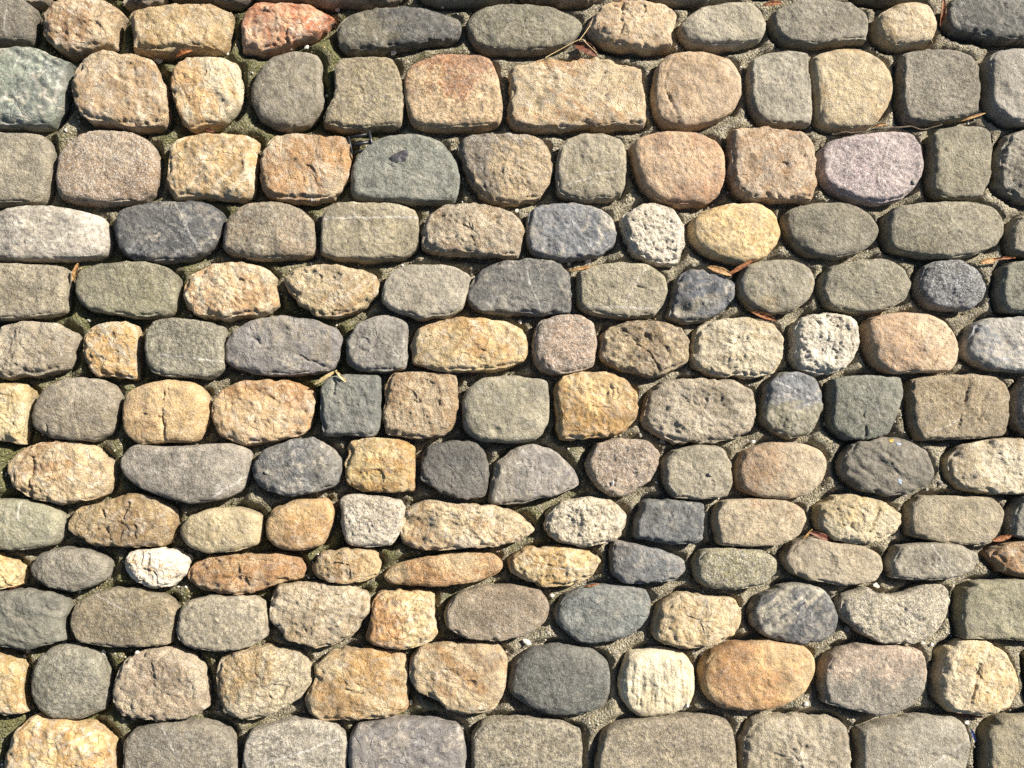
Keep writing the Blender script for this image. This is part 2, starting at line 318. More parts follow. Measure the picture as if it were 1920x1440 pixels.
# ------------------------------------------------------------------ the stones: outline in photo pixels, colours, kind of rock
# kinds: r rounded smooth, f flat topped fine grained, c craggy, q blocky quartz, s slate, g granite
# one line each: kind colour_a colour_b mix options | outline
STONES = """
q 8a7a60 6f6450 .4 | -10,-110 90,-120 98,-30 92,6 70,10 20,4 -15,-20
q 7d6e55 9a8560 .4 | 112,-110 240,-120 250,-40 240,-8 200,-18 120,-20
c 9a8058 7d6a50 .5 | 255,-110 310,-112 308,8 270,12 225,10 235,-6 258,-30
f 85765c 6a604c .4 | 312,-110 470,-115 475,-5 452,12 400,6 330,2 315,-10
c b09878 8a7050 .5 | 485,-115 640,-120 760,-60 752,4 690,12 620,9 560,4 500,0 478,-8
f 857d62 6a6450 .4 | 780,-110 950,-115 955,2 900,9 830,10 790,3
c b08860 8a7050 .5 | 972,-110 1120,-115 1128,-12 1110,3 1060,11 1000,8 975,0
g a09880 807864 .4 | 1215,-120 1380,-115 1385,-4 1330,7 1260,7 1222,0
f 77704f 6a6450 .4 | 1590,-110 1740,-110 1735,-10 1690,9 1640,10 1600,3
r 8c8264 7a6f55 .4 | 1400,-110 1570,-110 1560,-18 1480,-14 1410,-12
s 706c60 5c5a50 .4 | 1760,-110 1960,-110 1950,-25 1850,-16 1770,-20
f 8d8470 7c725c .45 | -60,-20 20,-15 50,3 70,25 66,60 62,78 40,84 0,84 -60,80
q bf9a68 a9743c .5 | 75,27 90,10 110,-8 190,-5 215,10 232,28 222,50 218,72 216,86 175,97 140,105 115,95 95,78 80,58
q c7a05f b0864a .45 | 241,20 250,15 330,6 390,4 430,14 437,28 433,50 428,75 422,100 400,100 335,98 315,108 285,103 252,97 248,70 243,45
q d89462 c8683c .75 scuff=.7 lab=orange_red_jagged_stone_with_white_streaks grad=70:.3 crack=515,20:540,50:528,95 | 452,30 465,8 485,3 535,6 575,8 610,18 630,35 620,48 590,70 560,85 520,98 490,104 455,95 452,70 450,45
s 4e4f49 756d52 .4 grad=180:.6 | 632,50 640,30 680,18 760,11 820,18 865,30 865,55 860,75 800,85 740,95 700,100 650,100 636,80
r 8b8467 7f765a .4 | 872,40 890,20 930,8 1000,9 1050,15 1085,28 1096,42 1085,62 1065,85 1030,97 960,103 905,98 885,78
q cfa873 c0884c .45 crack=1172,2:1163,55:1150,100 lab=tan_stone_split_by_a_deep_crack | 1103,50 1115,25 1130,5 1160,0 1215,0 1260,10 1273,25 1262,50 1262,75 1255,93 1215,103 1160,95 1120,85 1105,65
r c2b696 a59b7d .45 | 1272,60 1283,35 1310,14 1360,5 1410,3 1432,20 1440,48 1428,72 1415,82 1370,92 1330,95 1285,85
f a09880 877e66 .45 | 1444,40 1455,20 1490,3 1560,-2 1600,5 1633,30 1630,55 1625,78 1560,84 1520,92 1460,82 1448,60
r cdb489 b4935c .4 | 1640,40 1655,22 1690,5 1735,2 1752,8 1761,45 1752,70 1748,84 1700,90 1660,95 1638,80 1636,60
s 656357 4d4d44 .5 | 1768,40 1775,10 1800,-5 1900,-10 1970,0 1980,40 1970,70 1900,80 1850,82 1790,70 1772,58
s 808a74 626e60 .5 lab=large_rippled_green_stone rip=1 scuff=1 | -50,110 0,88 30,84 70,90 105,105 140,120 130,150 125,185 115,225 95,242 40,243 0,240 -50,220
q cdac7e b99262 .45 flat=1 | 134,170 140,135 158,110 180,93 215,97 280,107 295,130 305,150 313,185 320,225 317,240 285,245 255,249 225,238 180,235 150,215 138,190
q dc9c4c e0cfa5 .3 lab=small_orange_and_white_quartz_stone grad=0:.5 dent=435,150:30:5 | 318,150 325,120 340,110 365,104 420,105 445,115 450,140 450,180 448,205 425,228 400,240 360,245 340,230 330,200 320,170
r 93886d 857b62 .4 | 469,170 475,150 490,125 510,105 545,95 590,98 602,110 603,170 606,190 600,215 580,235 550,243 520,242 490,225 475,200
f a6946c 97845c .4 | 625,120 640,110 700,104 735,108 747,130 755,170 758,185 752,240 700,245 660,248 608,238 606,215 620,195 630,165 627,140
r d0aa78 b8794c .3 lab=tan_block_stone_with_rust_red_upper_edge grad=90:.75 flat=1 | 760,130 775,118 830,101 900,101 920,110 932,135 938,170 943,200 937,235 900,242 830,247 775,240 762,200 758,160
q dcbb86 cf9a60 .4 lab=wide_pale_tan_block_stone_with_chipped_hollow dent=1175,190:32:4 dent=1070,175:28:3 crack=1130,235:1135,180:1160,150 crack=1020,115:1045,165 flat=1 | 960,125 1000,115 1030,108 1070,115 1110,108 1150,115 1205,125 1207,155 1212,190 1214,225 1200,238 1130,243 1060,245 1000,248 955,240 953,220 958,180
r c8a57c b28c60 .4 crack=1262,110:1246,150:1262,200:1278,240 | 1225,165 1233,125 1255,100 1290,95 1330,97 1370,110 1392,140 1390,180 1378,205 1345,225 1310,240 1275,245 1240,235 1225,205
f a39a80 8f866c .4 | 1400,150 1408,115 1435,100 1480,95 1517,97 1517,125 1522,170 1525,210 1520,235 1480,237 1430,235 1408,215 1402,185
r d6bd8c c6a46e .4 | 1520,110 1550,95 1600,88 1640,100 1668,125 1678,160 1670,190 1650,225 1620,240 1575,245 1530,240 1525,200 1520,150
f a0967e 8d836a .4 | 1684,110 1700,97 1740,93 1790,92 1825,103 1838,125 1839,180 1836,210 1790,225 1720,237 1690,230 1682,200 1682,150
f b3ab98 9b917b .4 | 1843,120 1870,95 1920,90 1990,95 1990,230 1920,237 1880,232 1850,210 1842,160
f a09578 8a8068 .45 | -60,250 0,248 75,250 90,262 102,290 98,330 93,365 80,382 30,384 -60,380
g c2a684 a98460 .45 grad=-90:.4 | 102,310 110,285 130,262 155,245 200,243 250,248 280,265 297,295 300,325 296,360 270,380 200,385 140,380 108,368 103,340
q d9c294 c79d60 .5 dent=420,375:30:6 | 313,290 322,262 350,252 420,251 470,253 485,262 483,290 480,330 477,370 450,375 390,372 330,375 315,360 311,325
q e2c294 d0975c .45 flat=1 | 485,300 492,280 515,255 560,250 610,255 640,250 657,275 655,310 648,345 630,375 585,383 520,378 500,365 487,340
r 868a78 74796a .4 lab=smooth_green_grey_domed_stone_with_black_tar_spot | 660,310 668,290 700,262 745,252 790,250 830,265 855,300 863,325 860,360 850,382 780,383 710,380 663,372 658,345
q c8a572 8f7f68 .45 grad=160:.7 | 862,265 880,253 930,249 985,250 1015,258 1030,280 1038,310 1030,345 1010,375 960,385 910,380 885,350 870,315 862,290
f 9e9272 94886a .35 | 1050,275 1065,260 1090,249 1135,250 1165,262 1175,285 1175,330 1165,365 1140,378 1080,380 1045,368 1040,335 1045,300
r d2a678 c08a60 .45 lab=salmon_red_pitted_stone grad=-60:.4 | 1183,275 1200,255 1250,245 1310,247 1345,262 1360,285 1362,330 1350,365 1320,385 1270,388 1225,378 1200,350 1188,310
q d8b288 c89a6c .45 flat=1 | 1365,280 1370,245 1395,237 1450,240 1510,245 1530,265 1533,310 1530,360 1520,377 1460,380 1395,378 1370,355 1363,320
g bca8a2 a08c8a .45 keep=.5 lab=lilac_pink_granite_stone bri=1.1 | 1535,290 1560,262 1610,250 1680,245 1715,250 1728,280 1733,310 1720,345 1690,375 1640,385 1590,375 1550,355 1537,325
f a39a78 958b6a .35 | 1738,260 1760,242 1800,236 1845,235 1862,245 1862,290 1857,340 1840,370 1800,375 1750,375 1737,355 1740,310
c 97907a 7d7560 .45 | 1868,290 1890,255 1920,242 1990,240 1990,380 1920,382 1885,372 1865,350
r b5ac98 988f7c .45 bri=1.12 scuff=.6 lab=wide_pale_silver_grey_stone | -50,400 0,395 30,386 80,385 140,392 190,405 203,425 207,460 200,482 140,487 60,491 15,488 -50,470
s 535555 686862 .35 lab=dark_charcoal_stone_with_white_scuffs scuff=.5 | 213,405 225,390 280,380 330,377 385,378 420,398 418,430 405,465 370,485 310,493 260,490 225,470 213,440
r 97896c a58a68 .4 | 418,420 435,395 465,378 520,378 565,390 588,415 592,455 590,480 545,487 490,488 440,480 416,465
f a0936f 918462 .35 vein=605,409:783,406 lab=flat_olive_block_stone_crossed_by_a_thin_white_line | 605,395 625,380 700,379 750,383 780,395 785,430 780,470 760,485 700,492 630,488 602,478 601,440
c d3bd98 c09c70 .45 crack=858,420:890,428 | 793,430 805,400 840,382 890,380 940,387 975,405 986,425 978,460 970,483 930,485 880,480 830,478 792,470
s 767a7e 908b7e .4 scuff=.6 lab=blue_grey_flint_stone_with_shell_shaped_chips dent=1092,445:34:5 dent=1135,430:24:4 dent=1025,455:24:4 gloss=.4 | 990,400 1010,385 1060,380 1110,385 1145,400 1160,430 1155,455 1130,475 1090,488 1045,492 1000,478 985,460 988,430
c ece0c4 cabd9f .35 bri=1.25 lab=small_creamy_white_stone_with_diagonal_split crack=1200,400:1215,440:1232,480 | 1165,410 1190,388 1225,380 1260,390 1283,415 1285,450 1275,485 1250,499 1210,492 1180,470 1168,440
r dcb673 c99a55 .4 | 1293,420 1320,395 1360,383 1420,380 1450,393 1468,430 1460,455 1430,485 1380,497 1330,482 1300,460 1293,440
r 928a6e 7f765a .45 | 1468,405 1490,388 1540,379 1590,380 1635,400 1653,430 1640,455 1605,475 1560,486 1510,480 1480,455 1468,425
r 9b9274 8c8364 .4 | 1658,410 1685,385 1740,380 1820,377 1870,385 1888,405 1892,435 1870,460 1820,478 1770,487 1700,480 1660,468 1656,440
f a09474 8d8262 .4 | 1885,435 1905,410 1930,402 1990,405 1990,490 1920,483 1885,475
f a39678 938566 .4 | -50,495 0,494 60,495 120,500 136,510 130,545 127,585 100,592 40,598 -50,600
f 97916c 898360 .4 dent=240,565:14:2 | 140,530 150,505 190,493 270,490 315,502 338,525 333,565 325,592 280,597 220,590 170,582 143,560
q e4cb9a d3a066 .45 | 340,545 355,515 390,498 445,490 490,498 515,520 522,550 518,580 490,592 430,598 370,590 345,570
q d8ba80 c99c5e .45 | 530,520 555,500 600,495 650,498 700,512 713,527 708,555 680,580 640,598 600,595 565,570 540,540
f b0a68c 9d937a .4 bri=1.05 | 718,535 735,505 765,494 840,497 860,503 882,515 878,545 865,580 840,595 790,600 735,585 716,565
s 62625b 6e6c62 .35 lab=dark_grey_flat_stone_dusted_with_white scuff=.4 flat=1 | 877,545 900,505 940,489 990,485 1040,490 1067,510 1073,545 1070,590 1020,592 950,590 890,585 875,565
f b3a785 a0946f .4 lab=scratched_beige_block_stone_with_white_edge crack=1155,525:1185,545 crack=1200,535:1228,568 vein=1088,575:1225,578 | 1085,510 1110,497 1160,491 1215,495 1248,515 1254,540 1245,570 1225,592 1170,597 1115,592 1083,577 1085,545
s 555b64 8a8168 .38 scuff=.45 lab=small_blue_black_flint_stone dent=1330,535:20:5 dent=1280,580:18:6 dent=1362,565:14:4 gloss=.5 | 1262,540 1275,515 1300,503 1350,512 1380,530 1382,552 1360,580 1325,598 1285,606 1248,597 1258,575
r 958c6f a08a5e .35 | 1380,535 1395,500 1430,488 1490,487 1520,500 1533,525 1520,560 1490,582 1440,590 1405,580 1388,560
f a19979 8f8768 .4 | 1537,525 1560,500 1610,487 1660,485 1695,500 1711,530 1700,560 1665,580 1610,588 1555,580 1536,555
g 8b8d8e 757776 .4 lab=small_round_blue_grey_grainy_stone bri=1.05 | 1715,530 1728,505 1755,490 1800,486 1835,505 1852,535 1845,562 1815,580 1770,582 1730,570 1715,550
f 8f8e74 7c7b64 .4 | 1868,510 1890,492 1930,487 1990,490 1990,590 1920,592 1870,582 1862,550
c b8a886 a08d6c .45 | -30,640 5,610 45,602 100,607 147,628 140,665 130,695 80,703 0,706 -40,690
q dfa24c e2d3b0 .45 lab=small_square_bright_orange_and_white_stone | 152,640 165,615 190,605 230,603 262,610 260,660 257,710 225,705 185,708 165,690 152,660
f 9c967a 8a8468 .4 vein=300,665:415,678 | 272,620 285,600 330,596 390,603 425,615 420,650 423,695 400,707 340,708 285,700 270,670
s 8a857e 9a8f78 .45 lab=long_blue_grey_stone_with_split_layers crack=470,635:505,655 crack=560,665:615,690 dent=530,625:16:4 | 420,655 432,620 470,600 520,592 580,597 625,612 642,632 637,670 622,695 560,703 490,702 440,690 418,675
s 8b8678 7c776a .4 flat=1 scuff=.35 | 650,640 665,610 700,592 740,594 765,607 763,650 762,690 725,698 670,695 650,675
q d6b06c c49350 .45 lab=long_golden_tan_lumpy_stone | 775,640 785,615 830,598 900,596 955,600 988,622 995,650 985,675 945,690 880,700 820,697 775,685 770,660
g a8957f bd9a7c .4 | 1000,635 1010,605 1045,590 1090,590 1115,605 1119,640 1115,685 1085,697 1035,703 1008,690 998,665
c b09466 967a50 .45 dent=1215,640:14:7 crack=1160,610:1215,660:1240,695 lab=brown_stone_with_a_deep_dark_pit | 1125,640 1140,615 1180,602 1235,600 1280,615 1297,640 1290,680 1260,695 1215,707 1165,697 1130,680 1122,660
c dccba0 ccb280 .4 bri=1.1 dent=1325,635:14:3 | 1295,650 1305,620 1345,600 1400,593 1445,600 1470,630 1472,665 1460,695 1410,707 1340,705 1300,690
c ece2c8 cdc2a6 .35 bri=1.3 lab=creamy_white_craggy_stone rgh=1.3 | 1483,620 1500,597 1545,588 1590,588 1610,605 1615,640 1600,675 1570,697 1535,705 1490,690 1482,665 1487,640
r d6b68c c79c72 .4 grad=160:.4 crack=1720,645:1785,612 crack=1745,690:1790,625 lab=pinkish_tan_stone_with_a_fine_diagonal_crack | 1618,605 1650,592 1700,585 1750,590 1785,610 1803,645 1803,675 1785,695 1720,698 1660,700 1630,680 1620,645
s 7c8186 a09a8a .45 scuff=.7 lab=glossy_grey_flint_stone_with_pale_rim gloss=.7 dent=1885,650:26:5 | 1805,640 1815,615 1850,598 1900,595 1980,595 1990,690 1900,697 1840,690 1805,670
q dcc07a cba860 .45 | -40,720 0,718 50,720 67,735 60,770 52,810 45,832 0,825 -40,820
r a89a80 958669 .4 crack=90,760:82,810 | 57,775 68,745 85,725 120,708 180,710 215,725 228,740 220,775 215,810 180,825 130,825 90,820 60,800
r d3aa6c c2945a .4 lab=smooth_tan_stone_with_a_cross_shaped_crack crack=309,728:308,780:310,820 crack=270,778:305,785 | 227,765 235,735 275,718 320,712 365,718 390,740 394,775 385,805 370,828 320,828 260,833 230,810
q c89a5c b47c40 .5 gloss=.3 | 397,760 410,735 445,715 500,713 560,718 590,735 596,745 588,780 575,815 530,825 450,833 410,815 397,790
s 6d7268 7d8070 .35 flat=1 scuff=.3 lab=square_dark_blue_green_stone crack=628,712:625,740 | 602,720 615,705 660,703 712,706 715,745 713,790 705,818 650,815 605,815 601,770
c d2b280 bf9360 .45 | 722,720 735,700 790,697 855,703 858,745 853,790 830,820 780,823 725,815 718,780 722,745
r 9c9373 878068 .4 dent=930,808:12:6 | 866,750 880,725 910,708 960,705 1028,712 1030,750 1030,795 1010,822 950,830 890,825 868,800
q d0a256 b8863e .45 lab=rounded_square_golden_ochre_stone gloss=.3 bri=1.0 | 1038,730 1055,705 1100,697 1150,700 1180,715 1197,745 1198,780 1180,805 1140,820 1090,822 1048,820 1042,780
c b0a080 988768 .45 dent=1265,805:16:6 | 1205,780 1215,740 1240,715 1300,710 1380,715 1415,735 1421,765 1415,805 1380,822 1320,830 1260,828 1215,805
s 6c7176 86805f .4 scuff=.4 grad=-90:.15 dent=1510,715:14:3 dent=1460,800:18:4 gloss=.3 lab=rounded_blue_and_brown_flint_stone | 1427,760 1435,720 1460,700 1505,697 1535,710 1545,750 1540,780 1520,815 1480,822 1445,810 1425,790
f 838671 70735f .4 lab=green_grey_rough_stone_with_a_bottom_notch crack=1622,780:1624,822 | 1555,715 1585,707 1640,705 1693,708 1695,740 1685,775 1665,815 1620,825 1575,820 1550,800 1553,760
f bba57c a68e66 .4 crack=1822,712:1795,800 crack=1850,740:1830,790 lab=flat_tan_block_stone_with_slanting_scratches | 1700,715 1740,705 1820,703 1870,705 1893,725 1893,775 1885,815 1830,822 1720,823 1703,800 1702,755
g bcb09a a0957e .4 | 1898,735 1920,708 1990,705 1990,820 1915,818 1893,790
q d3ae74 bf8c50 .5 dent=60,880:14:5 crack=58,860:55,930 | 13,880 20,855 45,838 80,828 140,830 185,842 208,865 215,900 208,925 170,940 110,945 60,935 20,915
r a89d88 8f8674 .4 scuff=.6 vein=395,935:470,885 lab=long_grey_stone_with_dipped_top_and_white_line | 217,870 232,845 250,832 310,840 380,835 440,832 473,848 468,885 455,920 420,935 350,943 290,928 235,900
s 6a6a66 7b776a .4 scuff=.6 lab=oval_dark_grey_scuffed_stone | 470,880 490,845 540,825 590,823 630,845 642,870 635,905 600,922 540,930 495,918 475,900
q dfb865 cc9440 .45 lab=small_square_bright_yellow_quartz_stone gloss=.35 | 650,860 655,830 690,822 740,823 777,835 777,880 777,918 730,925 670,922 650,900
s 6f6b60 626058 .4 flat=1 scuff=.15 | 795,850 810,832 850,827 890,828 912,850 917,890 910,930 880,938 840,930 815,912 790,900 792,870
s 857e74 948a74 .45 | 918,915 930,870 955,845 1000,832 1040,845 1070,870 1090,900 1085,912 1040,930 980,942 920,947
g c4aa88 b0957a .4 | 1100,865 1115,835 1160,822 1210,825 1238,845 1238,870 1215,905 1180,930 1145,932 1115,910 1100,885
f 9d9274 94896c .3 | 1243,865 1260,845 1310,835 1360,840 1370,870 1377,900 1365,930 1310,937 1260,933 1242,905
r c3ab84 b08a62 .4 grad=170:.5 | 1378,880 1390,848 1440,830 1510,832 1545,845 1558,870 1545,905 1515,928 1470,937 1415,930 1380,915
s 827a66 756e5c .4 scuff=.3 lab=grey_brown_stone_with_yellow_and_blue_paint_specks rip=1 | 1570,865 1590,835 1650,822 1700,823 1740,845 1758,880 1750,905 1710,925 1660,930 1600,915 1572,890
c dccaa0 c4ab7c .4 | 1770,860 1800,835 1850,822 1910,822 1990,825 1990,920 1920,927 1860,925 1800,915 1773,890
r a3a07c 8f8c6a .4 vein=36,940:36,975 | -50,945 0,937 60,940 110,953 123,975 120,1005 100,1022 40,1030 -50,1030
q c09a58 a27a42 .5 lab=golden_brown_layered_stone_with_upright_ridges crack=240,945:225,1015 crack=190,960:205,1010 crack=250,985:255,1010 | 124,975 140,955 200,940 255,925 300,935 328,955 333,980 320,1010 300,1023 230,1026 170,1022 130,1000
r c9b483 b59e6c .4 | 334,990 350,970 400,953 450,952 490,965 493,985 485,1020 440,1033 390,1038 350,1025 335,1005
r ca9f60 b88648 .45 | 496,985 510,955 560,938 615,936 627,955 622,985 605,1020 570,1033 525,1030 500,1010
g d2c4a6 b8a88a .4 lab=pale_speckled_granite_block_stone bri=1.05 | 638,935 665,925 710,930 755,940 760,965 748,1000 735,1022 690,1025 648,1022 640,985
q d2b27c bd925a .5 dent=795,985:18:6 dent=870,1000:22:4 | 752,990 765,955 800,938 850,945 920,948 975,965 1008,995 985,1012 930,1025 860,1030 790,1032 750,1015
c d5c5a0 bda880 .4 | 1025,960 1050,940 1100,935 1150,938 1177,965 1175,990 1155,1015 1110,1023 1050,1020 1022,990
s 6a6d6c 5f635f .35 flat=1 scuff=.35 lab=dark_slate_blue_rectangular_stone | 1190,975 1205,940 1260,938 1322,945 1320,990 1317,1015 1275,1022 1220,1012 1188,1005
f c6b088 b4906a .4 grad=-60:.3 | 1335,965 1350,940 1420,935 1480,940 1510,955 1518,975 1500,1005 1460,1022 1400,1025 1345,1020 1338,995
c e0cb96 cdb276 .35 crack=1625,1000:1650,960 dent=1600,990:14:4 | 1527,950 1560,930 1610,928 1660,942 1695,965 1692,990 1660,1015 1610,1022 1560,1010 1530,985
f b0a07c 9d8c68 .4 | 1700,950 1725,932 1800,931 1870,935 1888,960 1880,995 1860,1020 1800,1022 1740,1012 1698,1000
f a8a48e 8f8b74 .4 | 1890,960 1905,935 1930,928 1990,930 1990,1015 1930,1015 1888,1000
q dcb468 c9984a .4 | -40,1040 0,1038 30,1050 47,1075 40,1095 0,1107 -40,1105
r 8f8770 807862 .4 | 50,1065 70,1040 120,1028 175,1032 210,1050 205,1080 180,1098 130,1110 85,1100 55,1080
q f0e2c8 e2b070 .35 lab=small_chalky_white_stone_with_orange_tint bri=1.15 | 228,1050 240,1035 290,1028 335,1033 357,1047 350,1075 320,1098 290,1103 250,1090 230,1070
q d0a468 bc8248 .45 lab=long_thin_rusty_orange_stone | 345,1085 360,1060 400,1045 460,1040 520,1037 560,1045 572,1060 570,1085 530,1092 490,1100 480,1112 420,1115 370,1105
q cfa562 be8c4a .4 | 583,1065 600,1040 650,1028 700,1033 715,1055 710,1080 680,1092 630,1093 595,1085
r d8b47c cc8f50 .4 lab=long_thin_smooth_apricot_stone gloss=.25 | 716,1085 740,1060 800,1045 870,1035 925,1038 945,1055 940,1075 900,1090 830,1100 780,1100 730,1095
q d8b46c c69a50 .4 | 953,1050 975,1032 1030,1025 1090,1030 1128,1050 1115,1080 1085,1095 1030,1100 990,1092 958,1070
s 777a78 8a857a .35 scuff=.6 dent=1165,1040:14:3 lab=blue_grey_wedge_stone_with_white_flecks | 1145,1040 1150,1015 1190,1020 1250,1035 1285,1050 1290,1070 1270,1088 1220,1092 1170,1095 1148,1075
g b8ae82 a29868 .4 | 1298,1055 1315,1030 1370,1028 1430,1032 1462,1050 1460,1075 1430,1098 1380,1107 1330,1103 1305,1085
f ad9c7a 9b896a .4 dent=1560,1055:12:3 | 1463,1045 1480,1020 1515,1005 1560,1018 1620,1022 1655,1040 1662,1070 1645,1090 1590,1098 1530,1090 1480,1072
f a79e84 918870 .4 | 1662,1055 1680,1025 1740,1018 1800,1022 1838,1040 1832,1068 1790,1085 1720,1087 1670,1082
q cda060 b57c42 .45 | 1848,1040 1880,1018 1930,1012 1990,1015 1990,1090 1920,1084 1875,1068
s 7d7c68 6c6c5c .4 scuff=.2 rip=1 | -50,1120 0,1110 50,1105 110,1110 133,1125 125,1165 122,1200 80,1212 40,1220 0,1215 -50,1200
f a3906a 8c7c5a .45 | 128,1155 150,1125 210,1105 270,1105 320,1120 332,1140 328,1180 318,1208 270,1213 200,1215 140,1205 128,1180
f 9f9274 91866a .35 | 333,1150 350,1130 400,1117 460,1115 497,1125 502,1155 500,1195 460,1215 400,1222 345,1212 330,1195
c c5b088 b09468 .4 | 506,1130 525,1098 590,1093 660,1098 693,1115 692,1140 670,1180 640,1205 590,1217 540,1200 508,1170
q dfba74 cc8e4c .5 lab=small_orange_stone_with_pale_yellow_side grad=180:.55 gloss=.25 | 697,1140 710,1112 750,1105 810,1110 815,1150 820,1190 790,1212 740,1220 700,1210 688,1200 693,1170
f aa9676 988264 .4 | 833,1150 850,1115 900,1098 960,1095 1010,1105 1032,1135 1025,1165 995,1190 940,1203 880,1200 840,1180
r 747a70 5f6862 .45 lab=oval_dark_teal_stone scuff=.35 | 1040,1150 1055,1118 1100,1098 1170,1097 1215,1107 1227,1135 1215,1165 1180,1195 1120,1208 1085,1205 1050,1175
q cfb27a c09a60 .4 gloss=.3 | 1225,1165 1238,1130 1270,1113 1330,1118 1380,1122 1395,1160 1385,1185 1340,1210 1280,1217 1235,1205 1222,1185
s b4ab90 4a4e52 .82 lab=blue_black_and_cream_marbled_stone scuff=.5 gloss=.3 | 1403,1145 1420,1118 1460,1097 1510,1095 1550,1108 1573,1150 1570,1185 1540,1205 1490,1207 1440,1195 1408,1170
g d0c2a0 b8ab88 .4 bri=1.05 lab=white_speckled_granite_stone_with_notched_top | 1568,1125 1600,1108 1625,1100 1660,1120 1690,1115 1720,1098 1770,1095 1787,1110 1782,1150 1760,1185 1720,1208 1660,1207 1610,1185 1575,1155
f 9a936f 908966 .3 | 1795,1110 1820,1092 1900,1087 1990,1090 1990,1200 1900,1200 1800,1197 1790,1165
q d6b06a c3994f .45 | -40,1225 0,1222 35,1230 45,1260 45,1300 52,1335 20,1342 -40,1340
r 8e8a70 817c64 .35 lab=round_smooth_grey_green_stone | 56,1280 65,1240 95,1215 150,1210 190,1228 205,1260 208,1295 195,1330 150,1350 95,1348 65,1330
c c8b088 ad9270 .4 dent=285,1270:14:3 | 215,1270 230,1240 270,1222 330,1215 370,1230 385,1255 390,1295 397,1325 360,1345 290,1352 230,1343 210,1325
c d8c292 c9a264 .4 | 402,1265 410,1235 450,1220 520,1213 565,1222 583,1250 580,1280 560,1310 520,1338 460,1352 420,1340 405,1300
q d6b47a c2914e .45 crack=650,1295:700,1312 | 592,1250 620,1225 670,1213 750,1220 763,1240 764,1290 765,1335 730,1345 660,1350 595,1352 575,1335 575,1300 590,1280
q c8a874 b38550 .45 dent=885,1283:8:6 | 770,1240 790,1210 850,1203 930,1207 952,1235 950,1280 935,1330 880,1340 840,1335 820,1310 780,1295 768,1270
r 63655a 50544a .45 lab=large_oval_dark_green_stone scuff=.15 | 955,1280 965,1240 1000,1215 1060,1208 1110,1220 1142,1245 1147,1290 1138,1325 1090,1340 1030,1342 980,1320 955,1300
r ead9ae d2bd8c .3 bri=1.15 lab=round_cream_stone_with_upright_wood_like_grain fib=1 | 1165,1260 1180,1225 1230,1215 1280,1222 1302,1250 1305,1290 1295,1325 1255,1342 1200,1345 1172,1320 1163,1290
r d8ac6a c68a4c .45 lab=large_oval_rusty_orange_stone crack=1345,1255:1358,1275 | 1308,1260 1325,1225 1370,1203 1430,1200 1500,1207 1530,1230 1532,1265 1515,1300 1470,1325 1420,1335 1360,1332 1320,1300
f a09782 c8ae92 .4 grad=90:.8 lab=grey_stone_with_pinkish_top_half | 1535,1265 1550,1225 1600,1208 1680,1210 1730,1220 1740,1255 1737,1295 1715,1325 1660,1345 1590,1330 1540,1315
q f0d6a0 dfb876 .35 bri=1.25 crack=1842,1208:1838,1250:1822,1330 lab=yellow_tan_stone_split_by_an_upright_crack | 1750,1260 1758,1220 1790,1200 1850,1203 1890,1225 1910,1260 1918,1295 1895,1330 1850,1342 1790,1335 1750,1305
r 8a7a50 9a8a60 .4 | 1926,1222 1990,1205 2050,1210 2060,1340 1990,1348 1935,1340
q d6ac62 c08c46 .5 | 5,1425 20,1380 50,1350 75,1345 140,1348 190,1358 210,1385 222,1440 225,1480 0,1490
f 8a816c 97886a .4 | 230,1395 250,1370 300,1352 400,1350 435,1370 446,1410 445,1480 230,1490
f b5ab94 a39a82 .4 vein=500,1430:640,1385 lab=pale_grey_stone_with_a_slanting_white_line | 456,1400 470,1370 530,1350 600,1345 640,1360 652,1385 650,1440 645,1485 456,1490
s 736e6a 827a70 .4 scuff=.6 flat=1 lab=broad_dark_purple_grey_stone | 655,1385 675,1355 740,1345 820,1345 860,1355 873,1395 872,1440 868,1490 655,1490
f aca082 998d70 .4 | 888,1375 905,1350 980,1345 1040,1348 1090,1370 1092,1410 1090,1490 885,1490
f b3a280 a08f70 .4 grad=90:.4 | 1122,1390 1140,1360 1190,1345 1320,1340 1370,1355 1383,1395 1383,1490 1115,1490
c b8a882 a09070 .4 | 1393,1370 1420,1345 1480,1340 1560,1345 1590,1365 1598,1410 1597,1490 1390,1490
f aca48c 9c9278 .4 crack=1745,1412:1795,1425 | 1605,1365 1650,1355 1720,1340 1790,1345 1815,1365 1825,1400 1815,1440 1800,1490 1605,1490
f a89a74 94865f .4 | 1840,1370 1870,1345 1930,1340 1990,1345 1990,1490 1835,1490
"""
